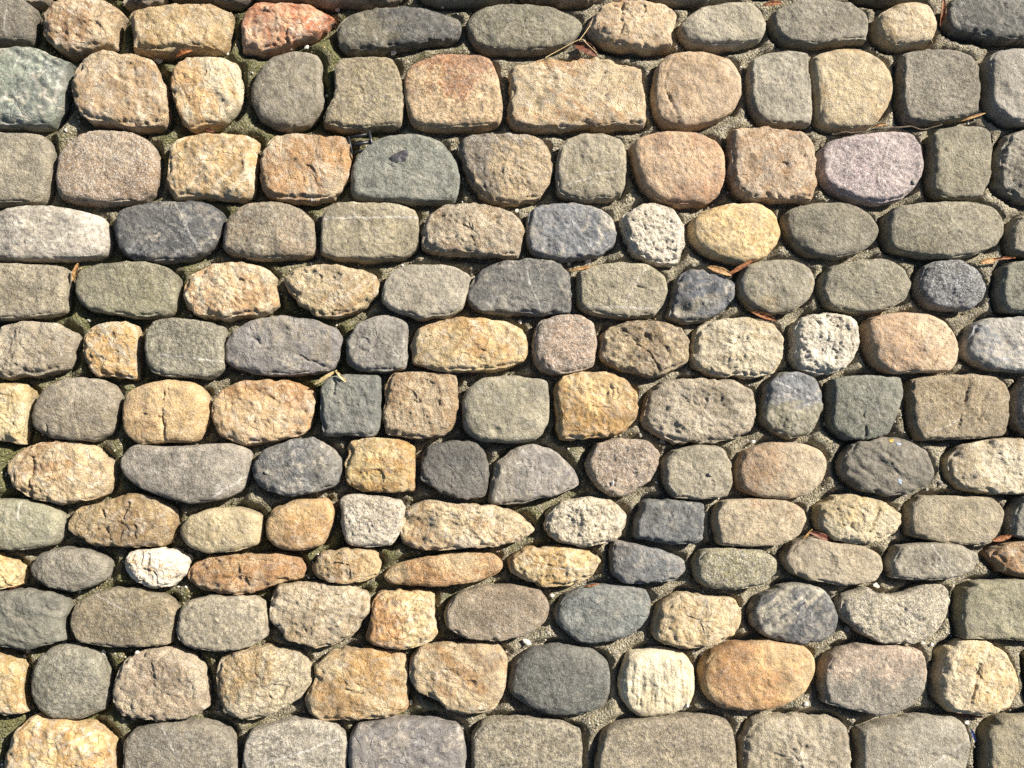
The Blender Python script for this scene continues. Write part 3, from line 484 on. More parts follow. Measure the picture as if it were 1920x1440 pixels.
# ------------------------------------------------------------------ stone builder
MORTAR_Z = -0.030
KIND = {  # edge rounding Rh, Rv; low, mid, fine relief in m; dome; hewn facets; grain, speck, scuff, crack, gloss, rough
    'r': dict(Rh=.013, Rv=.008, low=.0022, mid=.0011, fine=.0007, dome=.006, fac=8, sl=.15, smooth=2.2, grain=.60, speck=.14, scuff=.35, crack=.25, gloss=.10, rough=.8, strata=.0002),
    'f': dict(Rh=.007, Rv=.005, low=.0017, mid=.0011, fine=.0008, dome=.0035, fac=6, sl=.13, smooth=1.5, grain=.72, speck=.15, scuff=.25, crack=.2, gloss=.05, rough=1.0, strata=.0003),
    'c': dict(Rh=.009, Rv=.007, low=.0032, mid=.0019, fine=.0013, dome=.006, fac=14, sl=.24, smooth=1.3, grain=.65, speck=.14, scuff=.55, crack=.5, gloss=.08, rough=1.4, strata=.0007),
    'q': dict(Rh=.009, Rv=.007, low=.0030, mid=.0016, fine=.0011, dome=.006, fac=12, sl=.22, smooth=1.3, grain=.45, speck=.06, scuff=.70, crack=.6, gloss=.20, rough=1.15, strata=.0006),
    's': dict(Rh=.010, Rv=.007, low=.0022, mid=.0012, fine=.0007, dome=.005, fac=9, sl=.18, smooth=1.6, grain=.40, speck=.05, scuff=.55, crack=.4, gloss=.34, rough=.75, strata=.0007),
    'g': dict(Rh=.011, Rv=.008, low=.0020, mid=.0014, fine=.0012, dome=.005, fac=5, sl=.10, smooth=1.9, grain=.7, speck=.5, scuff=.25, crack=.1, gloss=.10, rough=1.2, strata=.0),
}
ALB = 0.66          # displayed colour -> base colour, for this sun and exposure

def desat(c):
    """photo colour guess -> calmer base colour: warm tones a little, cool tones a lot"""
    c = np.array(c) * [1.015, .985, 1.0]
    k = .16 if c[0] > c[2] * 1.15 else .42
    c[1] += .11 * max(c[0] - c[1], 0)
    return c * (1 - k) + k * (c @ np.array([.27, .6, .13])) * (np.array([1.05, .985, .93]) if c[0] > c[2] * 1.15 else np.array([1.0, 1.01, .92]))

def cream(h, k=.22):
    v = [int(h[i:i + 2], 16) for i in (0, 2, 4)]
    return ''.join('%02x' % int(a * (1 - k) + b * k) for a, b in zip(v, (240, 222, 188)))

def resample(P, n):
    Q = np.vstack([P, P[:1]])
    seg = np.hypot(*np.diff(Q, axis=0).T)
    s = np.concatenate([[0], np.cumsum(seg)])
    t = np.linspace(0, s[-1], n, endpoint=False)
    return np.stack([np.interp(t, s, Q[:, i]) for i in (0, 1)], 1)

def csmooth(P, sig):
    n = len(P); k = np.fft.fftfreq(n) * n
    g = np.exp(-0.5 * (2 * np.pi * k / n * sig) ** 2)
    return np.real(np.fft.ifft(np.fft.fft(P, axis=0) * g[:, None], axis=0))

def area(P):
    x, y = P.T
    return 0.5 * np.sum(x * np.roll(y, -1) - np.roll(x, -1) * y)

def seg_dist(x, y, a, b):
    ax, ay = a; bx, by = b
    dx, dy = bx - ax, by - ay
    L2 = dx * dx + dy * dy + 1e-12
    t = np.clip(((x - ax) * dx + (y - ay) * dy) / L2, 0, 1)
    return np.hypot(x - ax - t * dx, y - ay - t * dy)

def stone_mesh(line, idx, NA=156, NR=40, NS=7):
    head, pts = line.split('|')
    tok = head.split()
    kind, ca, cb, mx = tok[0], tok[1], tok[2], float(tok[3])
    opt = {}
    for t in tok[4:]:
        k, v = t.split('=')
        opt.setdefault(k, []).append(v)
    one = lambda k, d: float(opt[k][0]) if k in opt else d
    K = dict(KIND[kind])
    if 'flat' in opt: K['dome'] *= .4; K['Rh'] *= .75; K['low'] *= .7
    r = np.random.default_rng(1000 + idx)
    P = np.array([[float(c) for c in p.split(',')] for p in pts.split()])
    if area(P) < 0: P = P[::-1]
    A0 = abs(area(P))
    P = csmooth(resample(P, NA), K['smooth'] * .62 * NA / 120)
    c0 = P.mean(0)
    P = c0 + (P - c0) * math.sqrt(A0 / abs(area(P))) * 1.004
    # which side of the stone the photo shows: far edges are its shoulder, near edges its foot
    T = np.roll(P, -1, 0) - np.roll(P, 1, 0)
    N = np.stack([T[:, 1], -T[:, 0]], 1)
    N /= np.linalg.norm(N, axis=1)[:, None] + 1e-9
    if np.sum(N * (P - c0)) < 0: N = -N
    D = P - np.array(NADIR); D /= np.linalg.norm(D, axis=1)[:, None] + 30
    w = np.sum(N * D, 1)
    ztop = r.normal(0, .0022)
    zsh = ztop - K['Rv'] * .7
    zp = MORTAR_Z + .006 + (zsh - MORTAR_Z - .006) * sstep(-.8, .5, w)
    O3 = unproj(P[:, 0], P[:, 1], zp)
    O = csmooth(O3[:, :2], 2.0)
    if area(O) < 0: O = O[::-1]
    # small outline unevenness
    c = O.mean(0)
    rad = np.linalg.norm(O - c, axis=1)
    nO = vnoise(np.column_stack([O * 1.0, np.full(NA, idx * .37)]), 55, 3) * .6 + vnoise(np.column_stack([O, np.full(NA, idx * .37)]), 130, 5) * .4
    amp = {'r': .0016, 'f': .0020, 'c': .0038, 'q': .0036, 's': .0026, 'g': .0020}[kind]
    O = O + (O - c) / rad[:, None] * (nO * amp)[:, None]
    R = math.sqrt(abs(area(O)) / math.pi)
    # rings of the top
    s = np.linspace(0, 1, NR + 1)[1:]
    s = 1 - (1 - s) ** 1.45
    XY = c + s[:, None, None] * (O - c)[None]
    xy = XY.reshape(-1, 2)
    sv = np.repeat(s, NA)
    d = np.full(len(xy), 9.0)
    for k in range(0, NA, 1):
        np.minimum(d, np.hypot(xy[:, 0] - O[k, 0], xy[:, 1] - O[k, 1]), out=d)
    d[sv >= .9999] = 0
    p3 = np.column_stack([xy, np.full(len(xy), idx * .31)])
    Rh = np.minimum(K['Rh'] * .8, R * .62) * (1 + .45 * vnoise(p3, 30, 7)) * r.uniform(.85, 1.2)
    jag = {'r': .5, 'f': .8, 'c': 1.5, 'q': 1.4, 's': 1.0, 'g': .7}[kind]
    dj = d + jag * (.0030 * fbm(p3, 55, 2, 21) + .0016 * fbm(p3, 150, 2, 23) - .0012)
    u = np.clip(dj / Rh, 0, 1)
    drop = K['Rv'] * .85 * (1 - np.sqrt(np.clip(1 - (1 - u) ** 2, 0, 1)))
    th = r.uniform(0, 6.28); tl = r.normal(0, .035)
    rel = (xy - c)
    z = ztop + K['dome'] * (1 - np.clip(np.linalg.norm(rel, axis=1) / R, 0, 1.4) ** 2) - K['dome'] * .5
    z = z + tl * (rel[:, 0] * math.cos(th) + rel[:, 1] * math.sin(th)) * (1 - .3 * sv)
    # hewn facets: the lower envelope of planes laid against the domed face
    sa = r.uniform(0, 3.14); ca_, sb_ = math.cos(sa), math.sin(sa)
    along = rel[:, 0] * ca_ + rel[:, 1] * sb_; across = -rel[:, 0] * sb_ + rel[:, 1] * ca_
    env = None
    kk = .0005 if kind in 'cqs' else .0012
    ext = np.abs(rel).max(0)
    for k in range(K['fac']):
        a = r.uniform(0, 6.28); rr = math.sqrt(r.uniform(0, 1)) * .85
        qx, qy = rr * math.cos(a) * ext[0], rr * math.sin(a) * ext[1]
        g = -1.4 * K['sl'] * rr ** 1.6 * r.uniform(.35, 1.25)
        gx = g * math.cos(a) + r.normal(0, .025); gy = g * math.sin(a) + r.normal(0, .025)
        z0 = ztop + K['dome'] * (.5 - rr * rr) + r.uniform(.0002, .0022)
        pl = z0 + gx * (rel[:, 0] - qx) + gy * (rel[:, 1] - qy) + .0008 * vnoise(p3, 70, 31 + k)
        if env is None: env = pl; continue
        hh = np.clip(.5 + .5 * (pl - env) / kk, 0, 1)
        env = pl * (1 - hh) + env * hh - kk * hh * (1 - hh)
    env = np.maximum(env, z - .011)
    hh = np.clip(.5 + .5 * (env - z) / .003, 0, 1)
    z = env * (1 - hh) + z * hh - .003 * hh * (1 - hh)
    z = z - drop
    inner = .35 + .65 * sstep(0, .012, d)
    crest = .55 - 1.6 * np.abs(fbm(p3, 22, 2, 45 + idx))
    disp = K['low'] * ((.55 * fbm(p3, 26, 2, 40 + idx) + .75 * crest) if kind in 'cqs' else .9 * fbm(p3, 26, 2, 40 + idx) + .55 * crest) + 0.85 * K['mid'] * fbm(p3, 75, 3, 80 + idx, .6) + K['fine'] * fbm(p3, 210, 2, 120 + idx)
    st3 = np.column_stack([along * .10, across, np.full(len(xy), idx * .7)])
    strata = fbm(st3, 150, 3, 260 + idx, .6)
    disp = disp + K['strata'] * strata * (.6 + .4 * vnoise(p3, 25, 262))
    cre = {'r': .8, 'f': .7, 'c': 1.7, 'q': 1.5, 's': 1.2, 'g': .5}[kind]
    for sc_, sd, am in ((24, 281, 1.0), (46, 287, .45)):              # thin wandering creases
        nn = fbm(p3 + .004 * idx, sc_, 3, sd + idx, .55)
        disp = disp - cre * am * .0011 * np.exp(-(nn / (.055 + .0006 * sc_)) ** 2) * sstep(.05, .5, fbm(p3, 20, 2, 295 + sd + idx))
    if kind in 'cq':                                   # a few shallow flaked-off scales with a sharp rim
        for k in range(r.integers(1, 4)):
            a = r.uniform(0, 6.28); rr = r.uniform(.25, .95)
            q = np.hypot(rel[:, 0] - rr * math.cos(a) * ext[0], rel[:, 1] - rr * math.sin(a) * ext[1]) / r.uniform(.010, .024)
            q = q + .35 * fbm(p3, 45, 2, 270 + k)
            disp = disp - r.uniform(.0012, .0030) * (1 - sstep(.80, .98, q)) * (.35 + .65 * np.clip(q, 0, 1))
    disp = disp * one('rgh', 1.0)
    if 'rip' in opt:
        disp = disp + .0016 * np.sin((rel[:, 0] * .6 + rel[:, 1]) * 260 + 3 * fbm(p3, 40, 2, 300)) * (.5 + .5 * fbm(p3, 30, 2, 310))
    if 'fib' in opt:
        q3 = p3 * np.array([1, .12, 1])
        disp = disp + .0011 * fbm(q3, 330, 2, 320)
    z = z + disp * inner
    def pix(x, y): return unproj(np.array([x]), np.array([y]), np.array([ztop]))[0, :2]
    for v in opt.get('dent', []):
        a, rr, dep = v.split(':'); cx, cy = pix(*map(float, a.split(',')))
        rr = float(rr) * .0008; dep = float(dep) * .001
        q = np.hypot(xy[:, 0] - cx, xy[:, 1] - cy) / rr + .25 * vnoise(p3, 70, 330)
        z = z - dep * np.clip(1 - (q / 1.15) ** 2, 0, 1) ** 1.3
    for v in opt.get('crack', []):
        pp = [pix(*map(float, a.split(','))) for a in v.split(':')]
        wx = xy + .0035 * np.column_stack([fbm(p3, 70, 3, 340), fbm(p3, 70, 3, 350)])
        q = np.min([seg_dist(wx[:, 0], wx[:, 1], a, b) for a, b in zip(pp[:-1], pp[1:])], axis=0)
        z = z - (.0038 * np.exp(-(q / .0014) ** 2) + .0008 * np.exp(-(q / .004) ** 2)) * sstep(-.6, .0, vnoise(p3, 60, 345))
    vein = np.zeros(len(xy))
    for v in opt.get('vein', []):
        pp = [pix(*map(float, a.split(','))) for a in v.split(':')]
        wx = xy + .0016 * np.column_stack([fbm(p3, 60, 2, 360), fbm(p3, 60, 2, 370)])
        q = np.min([seg_dist(wx[:, 0], wx[:, 1], a, b) for a, b in zip(pp[:-1], pp[1:])], axis=0)
        vein = np.maximum(vein, np.exp(-(q / .0011) ** 2) * .7)
    if kind in 'sqf' and r.random() < .45:              # a natural pale quartz thread across the face
        a = r.uniform(0, 6.28); o = r.uniform(-.5, .5) * R
        q = np.abs(rel[:, 0] * math.cos(a) + rel[:, 1] * math.sin(a) - o + .0035 * fbm(p3, 22, 3, 380 + idx))
        vein = np.maximum(vein, np.exp(-(q / .0009) ** 2) * .6 * sstep(-.2, .3, vnoise(p3, 18, 390)))
    top = np.column_stack([xy, z])
    # flanks going down into the mortar
    ed = top[-NA:]
    zb = -.060
    rows = []
    nrm = np.stack([np.roll(O, -1, 0)[:, 1] - np.roll(O, 1, 0)[:, 1], -(np.roll(O, -1, 0)[:, 0] - np.roll(O, 1, 0)[:, 0])], 1)
    nrm = csmooth(nrm, 3); nrm /= np.linalg.norm(nrm, axis=1)[:, None] + 1e-12
    for k in range(1, NS + 1):
        t = k / NS
        bul = .0016 * math.sin(min(t * 1.7, 1) * math.pi) - .010 * max(t - .5, 0) ** 1.5 * 2
        q = np.column_stack([O + nrm * bul, ed[:, 2] * (1 - t) + zb * t])
        nn = (.0016 * fbm(q, 45, 2, 400 + idx) + .0009 * fbm(q, 130, 2, 420 + idx)) * (1.5 if kind in 'cq' else .8) * min(t * 3, 1)
        q[:, :2] += nrm * nn[:, None]
        rows.append(q)
    V = np.vstack([[[c[0], c[1], np.mean(z[:NA])]], top] + rows)
    nr = NR + NS
    ring = lambda k: 1 + k * NA + np.arange(NA)
    tri = np.stack([np.zeros(NA, int), ring(0), np.roll(ring(0), -1)], 1)
    quads = np.concatenate([np.stack([ring(k), ring(k + 1), np.roll(ring(k + 1), -1), np.roll(ring(k), -1)], 1) for k in range(nr - 1)])
    # colour attributes
    nV = len(V)
    st = np.zeros(nV); st[1:1 + len(strata)] = strata
    mixf = np.full(nV, mx) + (.30 if K['strata'] > .0005 else .10) * st + .55 * fbm(np.column_stack([V[:, :2], np.full(nV, idx * .53)]), 17, 2, 500 + idx)
    if 'grad' in opt:
        a, amt = map(float, opt['grad'][0].split(':'))
        a = math.radians(a)
        mixf += amt * ((V[:, 0] - c[0]) * math.cos(a) + (V[:, 1] - c[1]) * math.sin(a)) / R
    bri = one('bri', 1.0) * r.uniform(.95, 1.05)
    ds = (lambda c: .5 * c + .5 * desat(c)) if 'keep' in opt else desat
    if kind in 'qc': ca = cream(ca)
    a_, b_ = ds(lin(ca)) * ALB * bri, ds(lin(cb)) * ALB * bri
    colA = np.tile(np.clip(a_, 0, .8), (nV, 1)); colB = np.tile(np.clip(b_, 0, .8), (nV, 1))
    if vein.any():
        vv = np.zeros(nV); vv[1:1 + len(vein)] = vein
        pale = np.array([.55, .52, .46])
        colA = colA * (1 - vv[:, None]) + pale * vv[:, None]; colB = colB * (1 - vv[:, None]) + pale * vv[:, None]
    prm = np.tile([K['grain'] * r.uniform(.45, 1.25), K['speck'], min(1., one('scuff', K['scuff']) * r.uniform(.8, 1.4)), r.random()], (nV, 1))
    prm2 = np.tile([K['crack'], one('gloss', K['gloss']), K['rough'] * r.uniform(.55, 1.35)], (nV, 1))
    org = np.array([c[0], c[1], MORTAR_Z])
    me = make_mesh("stone", V - org, [tri, quads], [3, 4], dict(col_a=colA, col_b=colB, mixf=mixf, prm=prm, prm2=prm2))
    lab = opt['lab'][0].replace('_', ' ') if 'lab' in opt else None
    return me, org, O, lab

LINES = [l for l in STONES.strip().split('\n') if l.strip()]
stone_data = [stone_mesh(l, i) for i, l in enumerate(LINES)]

# ------------------------------------------------------------------ the paving beyond the frame (carries on in the same rows)
def far_slots():
    out = []
    r = random.Random(5)
    d = lambda px, py: unproj(np.array([px]), np.array([py]), np.array([-.01]))[0, :2]
    x0, y1 = d(-62, -112); x1, y0 = d(1992, 1492)
    x0 = min(x0, d(-62, 1490)[0]) ; x1 = max(x1, d(1992, 1490)[0])
    y = -1.9
    rows = []
    def row(y, h, xa, xb):
        x = xa + r.uniform(-.06, 0)
        while x < xb:
            w = r.uniform(.10, .19)
            rows.append((x + w / 2, y + h / 2, w, h)); x += w + .006
    ytop = unproj(np.array([960.]), np.array([-118.]), np.array([-.01]))[0, 1]
    ybot = unproj(np.array([960.]), np.array([1496.]), np.array([-.01]))[0, 1]
    yy = ytop
    while yy < ytop + 1.3:
        h = r.uniform(.085, .115); row(yy, h, -1.9, 2.3); yy += h + .007
    yy = ybot
    while yy > ybot - 1.3:
        h = r.uniform(.085, .115); row(yy - h, h, -1.9, 2.3); yy -= h + .007
    yr = [-118, 0, 95, 245, 382, 490, 598, 708, 828, 940, 1028, 1105, 1212, 1345, 1496]
    for a, b in zip(yr[:-1], yr[1:]):
        pa, pb = unproj(np.array([-62., -62.]), np.array([float(a), float(b)]), np.array([-.01, -.01]))
        ya, yb = pa[1], pb[1]
        xl = min(pa[0], pb[0])
        x = xl
        while x > -1.9:
            w = r.uniform(.10, .19); out.append((x - w / 2 - .003, (ya + yb) / 2, w, ya - yb - .007)); x -= w + .006
        pa, pb = unproj(np.array([1994., 1994.]), np.array([float(a), float(b)]), np.array([-.01, -.01]))
        x = max(pa[0], pb[0])
        while x < 2.3:
            w = r.uniform(.10, .19); out.append((x + w / 2 + .003, (pa[1] + pb[1]) / 2, w, pa[1] - pb[1] - .007)); x += w + .006
    return out + rows

def far_stones():
    r = np.random.default_rng(77)
    Vs, Ts, Qs, at = [], [], [], {k: [] for k in ('col_a', 'col_b', 'mixf', 'prm', 'prm2')}
    outs = []
    base = 0
    NA, NR, NS = 20, 5, 2
    for (cx, cy, w, h) in far_slots():
        th = np.linspace(0, 2 * np.pi, NA, endpoint=False)
        e = r.uniform(.45, .85)
        ox = np.sign(np.cos(th)) * np.abs(np.cos(th)) ** e * w / 2
        oy = np.sign(np.sin(th)) * np.abs(np.sin(th)) ** e * h / 2
        wob = 1 + .05 * vnoise(np.column_stack([ox + cx, oy + cy, np.zeros(NA)]), 28, 9)
        O = np.column_stack([ox * wob, oy * wob])
        zt = r.normal(0, .0025)
        s = np.linspace(0, 1, NR + 1)[1:]; s = 1 - (1 - s) ** 1.5
        rings = []
        for k in s:
            xy = O * k
            z = zt + .004 * (1 - k * k) - .013 * (1 - math.sqrt(max(0, 1 - max(0, (k - .68) / .32) ** 2)))
            p = np.column_stack([xy + [cx, cy], np.zeros(NA)])
            rings.append(np.column_stack([xy + [cx, cy], z + .0022 * fbm(p, 32, 3, 5) * (1 - .5 * k)]))
        for k in range(1, NS + 1):
            t = k / NS
            rings.append(np.column_stack([O * (1 - .05 * t) + [cx, cy], rings[NR - 1][:, 2] * (1 - t) - .058 * t]))
        V = np.vstack([[[cx, cy, zt + .004]]] + rings)
        ring = lambda k: base + 1 + k * NA + np.arange(NA)
        Ts.append(np.stack([np.full(NA, base), ring(0), np.roll(ring(0), -1)], 1))
        Qs += [np.stack([ring(k), ring(k + 1), np.roll(ring(k + 1), -1), np.roll(ring(k), -1)], 1) for k in range(NR + NS - 1)]
        base += len(V); Vs.append(V); outs.append(O + [cx, cy])
        tok = LINES[r.integers(len(LINES))].split()
        K = KIND[tok[0]]; n = len(V)
        at['col_a'].append(np.tile(desat(lin(tok[1])) * ALB, (n, 1))); at['col_b'].append(np.tile(desat(lin(tok[2])) * ALB, (n, 1)))
        at['mixf'].append(.45 + .5 * fbm(V * [1, 1, 0], 17, 2, 3))
        at['prm'].append(np.tile([K['grain'], K['speck'], K['scuff']], (n, 1)))
        at['prm2'].append(np.tile([K['crack'], K['gloss'], K['rough'] * 1.3], (n, 1)))
    me = make_mesh("far_stones", np.vstack(Vs), [np.concatenate(Ts), np.concatenate(Qs)], [3, 4], {k: np.concatenate(v) for k, v in at.items()})
    return me, outs

far_me, far_out = far_stones()

# ------------------------------------------------------------------ the mortar bed: one sheet, fine near the camera, running on far beyond
all_pts = np.vstack([s[2] for s in stone_data] + far_out)
kd = kdtree.KDTree(len(all_pts))
for i, p in enumerate(all_pts): kd.insert((p[0], p[1], 0), i)
kd.balance()
def axis(a, b, step, far):
    core = np.arange(a, b, step)
    grow, x, st = [], b, step
    while x < far:
        st *= 1.22; x += st; grow.append(x)
    g2, x, st = [], a, step
    while x > -far:
        st *= 1.22; x -= st; g2.append(x)
    return np.array(g2[::-1] + list(core) + grow)
cA = unproj(np.array([0., 1920., 0., 1920.]), np.array([0., 0., 1440., 1440.]), np.full(4, -.02))
xs = axis(cA[:, 0].min() - .03, cA[:, 0].max() + .03, .0048, 40.0)
ys = axis(cA[:, 1].min() - .03, cA[:, 1].max() + .03, .0048, 40.0)
gx, gy = np.meshgrid(xs, ys)
G = np.column_stack([gx.ravel(), gy.ravel(), np.zeros(gx.size)])
gd = np.array([kd.find((p[0], p[1], 0))[2] for p in G])
def mortar_height(G, gd):
    z = MORTAR_Z + .0038 * fbm(G, 13, 2, 601) + .0022 * fbm(G, 60, 3, 611) + .0012 * fbm(G, 190, 2, 621)
    z = z - .009 + np.clip((gd - .003) * 1.7, 0, .019)
    return np.clip(z, -.048, -.008)
G[:, 2] = mortar_height(G, gd)
cid = np.array([0.55 - .55 * sstep(-.55, .55, G[:, 0])]).ravel() * .80 + .20 * fbm(G, 6, 2, 640) + .07
nx, ny = len(xs), len(ys)
ii = np.arange(nx * ny).reshape(ny, nx)
q = np.stack([ii[:-1, :-1], ii[:-1, 1:], ii[1:, 1:], ii[1:, :-1]], -1).reshape(-1, 4)
pave_me = make_mesh("pavement", G, [q], [4], dict(moss=cid))
pavement = link("pavement", pave_me, M_MORTAR)
tag(pavement, "cobbled pavement of rounded stones set in rows in sandy, mossy mortar", kind='structure')

stones = []
for me, org, O, lab in stone_data:
    o = link("stone", me, M_STONE, pavement, org)
    if lab: o["label"] = lab
    stones.append(o)
fo = link("stone", far_me, M_STONE, pavement)
tag(fo, "stones of the pavement carrying on beyond the near rows", kind='stuff')
bpy.context.view_layer.update()
# ------------------------------------------------------------------ loose things lying in the joints
dg = bpy.context.evaluated_depsgraph_get()
def hit(px, py):
    d = Vector(ray_dir(px, py)).normalized()
    ok, loc, nor, _, ob, _ = scene.ray_cast(dg, Vector((0, 0, CAM_H)), d)
    return loc, nor, ob
def drop(x, y):
    ok, loc, nor, _, ob, _ = scene.ray_cast(dg, Vector((x, y, .3)), Vector((0, 0, -1)))
    return loc, nor, ob

M_LEAF = plain_material("dry_leaf_orange", 'a8713f', '6b3a20', 260, .6, .3)
M_LEAF2 = plain_material("dry_leaf_tan", 'c9a56c', '94683c', 260, .6, .3)
M_LEAF3 = plain_material("dry_leaf_dark", '7c4a30', '4a2a1c', 260, .6, .2)
M_STRAW = plain_material("straw", 'dcc89a', 'b89a64', 300, .6, .15)
M_TWIG = plain_material("twig_bark", '6b5c48', '3f352a', 500, .85, 0, .001)
M_PEB = plain_material("white_pebble", 'd8d2c6', 'a89f90', 500, .8, 0, .0008)
M_PEBG = plain_material("grey_pebble", '9c968a', '726c60', 500, .8, 0, .0008)
M_PLASTIC = plain_material("black_plastic", '1c1c1d', '2a2a2b', 900, .38, 0, .00015, .5)
M_TAR = plain_material("tar", '2c2b2e', '3c3a3c', 400, .55, 0, .0006)
M_YEL = plain_material("yellow_paint", 'b89c48', '9c8440', 400, .6)
M_BLUE = plain_material("blue_paint", '78889a', '8c949a', 400, .6)
M_BPL = plain_material("blue_plastic", '5a6690', '464f78', 400, .4)

def strip_thing(name, A, B, width, mat, label, cat, z=(-.008, -.008), curl=.3, bow=.0, tip=.8, rag=.12, group=None, seed=0, thick=.0003):
    """a curled dry leaf or scrap between two photo pixels, at the heights given"""
    a = unproj(np.array([float(A[0])]), np.array([float(A[1])]), np.array([z[0]]))[0]
    b = unproj(np.array([float(B[0])]), np.array([float(B[1])]), np.array([z[1]]))[0]
    ax = b - a; L = np.linalg.norm(ax)
    side = np.cross([0, 0, 1], ax / L); side /= np.linalg.norm(side)
    wd = width * CAM_H / FPX * .85
    r = np.random.default_rng(seed)
    nu, nv = 15, 9
    V = []
    for i in range(nu):
        u = i / (nu - 1)
        w = max(math.sin(math.pi * min(max(u, .02), .98)) ** tip, .05) * wd / 2
        for j in range(nv):
            v = j / (nv - 1) * 2 - 1
            rg = 1 + rag * vnoise(np.array([[u * 6, v * 2 + seed, seed]]), 1.3, seed)[0] * abs(v)
            ang = v * curl * 2.2
            off = math.sin(ang) / (curl * 2.2) if curl > .01 else v
            up = (1 - math.cos(ang)) / (curl * 2.2) if curl > .01 else 0
            p = a + ax * u + side * w * off * rg
            p = p + np.array([0, 0, 1]) * (up * w + bow * L * math.sin(math.pi * u) + .0008 * vnoise(np.array([[u * 9, v * 3, seed]]), 1.0, seed + 4)[0])
            V.append(p)
    V = np.array(V); n = len(V)
    V = np.vstack([V, V - [0, 0, thick]])
    idx = np.arange(n).reshape(nu, nv)
    q = np.stack([idx[:-1, :-1], idx[1:, :-1], idx[1:, 1:], idx[:-1, 1:]], -1).reshape(-1, 4)
    rim = np.concatenate([idx[0, :], idx[1:, -1], idx[-1, -2::-1], idx[-2:0:-1, 0]])
    rq = np.stack([rim, np.roll(rim, -1), np.roll(rim, -1) + n, rim + n], 1)
    org = (a + b) / 2
    me = make_mesh(name, V - org, [q, (q + n)[:, ::-1], rq], [4, 4, 4])
    return tag(link(name, me, mat, None, org), label, cat, group)

def tube_thing(name, pts, r0, r1, mat, label, cat, group=None, ns=7, wob=0.0, seed=0):
    """pts: (px, py, z) along the stem"""
    P = np.array([unproj(np.array([float(x)]), np.array([float(y)]), np.array([z]))[0] for x, y, z in pts])
    t = np.linspace(0, len(P) - 1, max(12, 7 * len(P)))
    Q = np.zeros((len(t), 3))
    for k, u in enumerate(t):          # Catmull-Rom through the points
        i = min(int(u), len(P) - 2); f = u - i
        p0, p1, p2, p3 = P[max(i - 1, 0)], P[i], P[i + 1], P[min(i + 2, len(P) - 1)]
        Q[k] = .5 * ((2 * p1) + (-p0 + p2) * f + (2 * p0 - 5 * p1 + 4 * p2 - p3) * f ** 2 + (-p0 + 3 * p1 - 3 * p2 + p3) * f ** 3)
    if wob: Q += wob * np.column_stack([vnoise(Q, 120, seed), vnoise(Q, 120, seed + 1), vnoise(Q, 120, seed + 2)])
    T = np.gradient(Q, axis=0); T /= np.linalg.norm(T, axis=1)[:, None]
    up = np.array([0, 0, 1.0])
    S = np.cross(T, up); S /= np.linalg.norm(S, axis=1)[:, None]; U = np.cross(S, T)
    rr = np.linspace(r0, r1, len(Q)) * (1 + .18 * vnoise(Q, 200, seed + 9))
    th = np.linspace(0, 2 * np.pi, ns, endpoint=False)
    V = (Q[:, None] + rr[:, None, None] * (np.cos(th)[None, :, None] * S[:, None] + np.sin(th)[None, :, None] * U[:, None])).reshape(-1, 3)
    idx = np.arange(len(V)).reshape(len(Q), ns)
    q = np.stack([idx[:-1], idx[1:], np.roll(idx[1:], -1, 1), np.roll(idx[:-1], -1, 1)], -1).reshape(-1, 4)
    org = Q.mean(0)
    me = make_mesh(name, V - org, [q, idx[:1, ::-1], idx[-1:]], [4, ns, ns])
    return tag(link(name, me, mat, None, org), label, cat, group)

LF = "leaf"
strip_thing("dry_leaf", (329, 109), (362, 95), 16, M_LEAF, "curled orange dry leaf scrap above the small orange and white quartz stone", LF, (-.004, -.002), .7, .15, seed=1)
strip_thing("dry_leaf", (1078, 84), (1118, 104), 34, M_LEAF3, "dark brown dry leaf under an arched straw, above the wide pale tan block", LF, (-.016, -.012), .5, .05, .5, seed=2)
strip_thing("dry_leaf", (1430, 10), (1468, 6), 15, M_LEAF, "small rust brown leaf scrap beside the pale oval stone of the upper rows", LF, (-.004, -.003), .5, .05, .6, seed=3)
strip_thing("dry_leaf", (1768, -6), (1763, 50), 18, M_LEAF, "upright orange red leaf between a pale tan stone and a dark wrinkled stone", LF, (-.006, -.014), .6, .05, .6, seed=4)
strip_thing("dry_leaf", (1800, 228), (1848, 212), 8, M_LEAF2, "narrow pale brown leaf at the end of the dark twig", LF, (-.008, -.003), .5, .05, .7, seed=5)
strip_thing("dry_leaf", (1634, 239), (1663, 233), 12, M_LEAF2, "tiny curled tan leaf bit sitting on the dark twig", LF, (-.001, -.001), .9, .1, .6, seed=6)
strip_thing("dry_leaf", (147, 494), (137, 528), 14, M_LEAF2, "bright orange leaf sliver between a grey brown and an olive green stone", LF, (-.002, -.010), .6, .0, .5, seed=7)
strip_thing("dry_leaf", (1326, 500), (1372, 516), 17, M_LEAF2, "pale tan folded half of a dry leaf above the blue black flint", LF, (-.006, -.004), .35, .05, .6, seed=8)
strip_thing("dry_leaf", (1360, 518), (1418, 484), 13, M_LEAF, "long rust red leaf strip leaning above the blue black flint", LF, (-.008, -.006), .6, .0, .45, seed=9)
strip_thing("dry_leaf", (1836, 493), (1864, 488), 17, M_LEAF2, "pale ragged leaf tip right of the blue grey grainy stone", LF, (-.004, -.004), .4, .1, .5, seed=10)
strip_thing("dry_leaf", (1850, 488), (1904, 483), 12, M_LEAF, "crumpled rust brown leaf piece above the grey green stone", LF, (-.008, -.008), .8, .05, .5, rag=.5, seed=11)
strip_thing("dry_leaf", (1407, 584), (1458, 602), 15, M_LEAF, "lens shaped amber leaf above the creamy pitted stone", LF, (-.012, -.006), .5, .0, .8, seed=12)
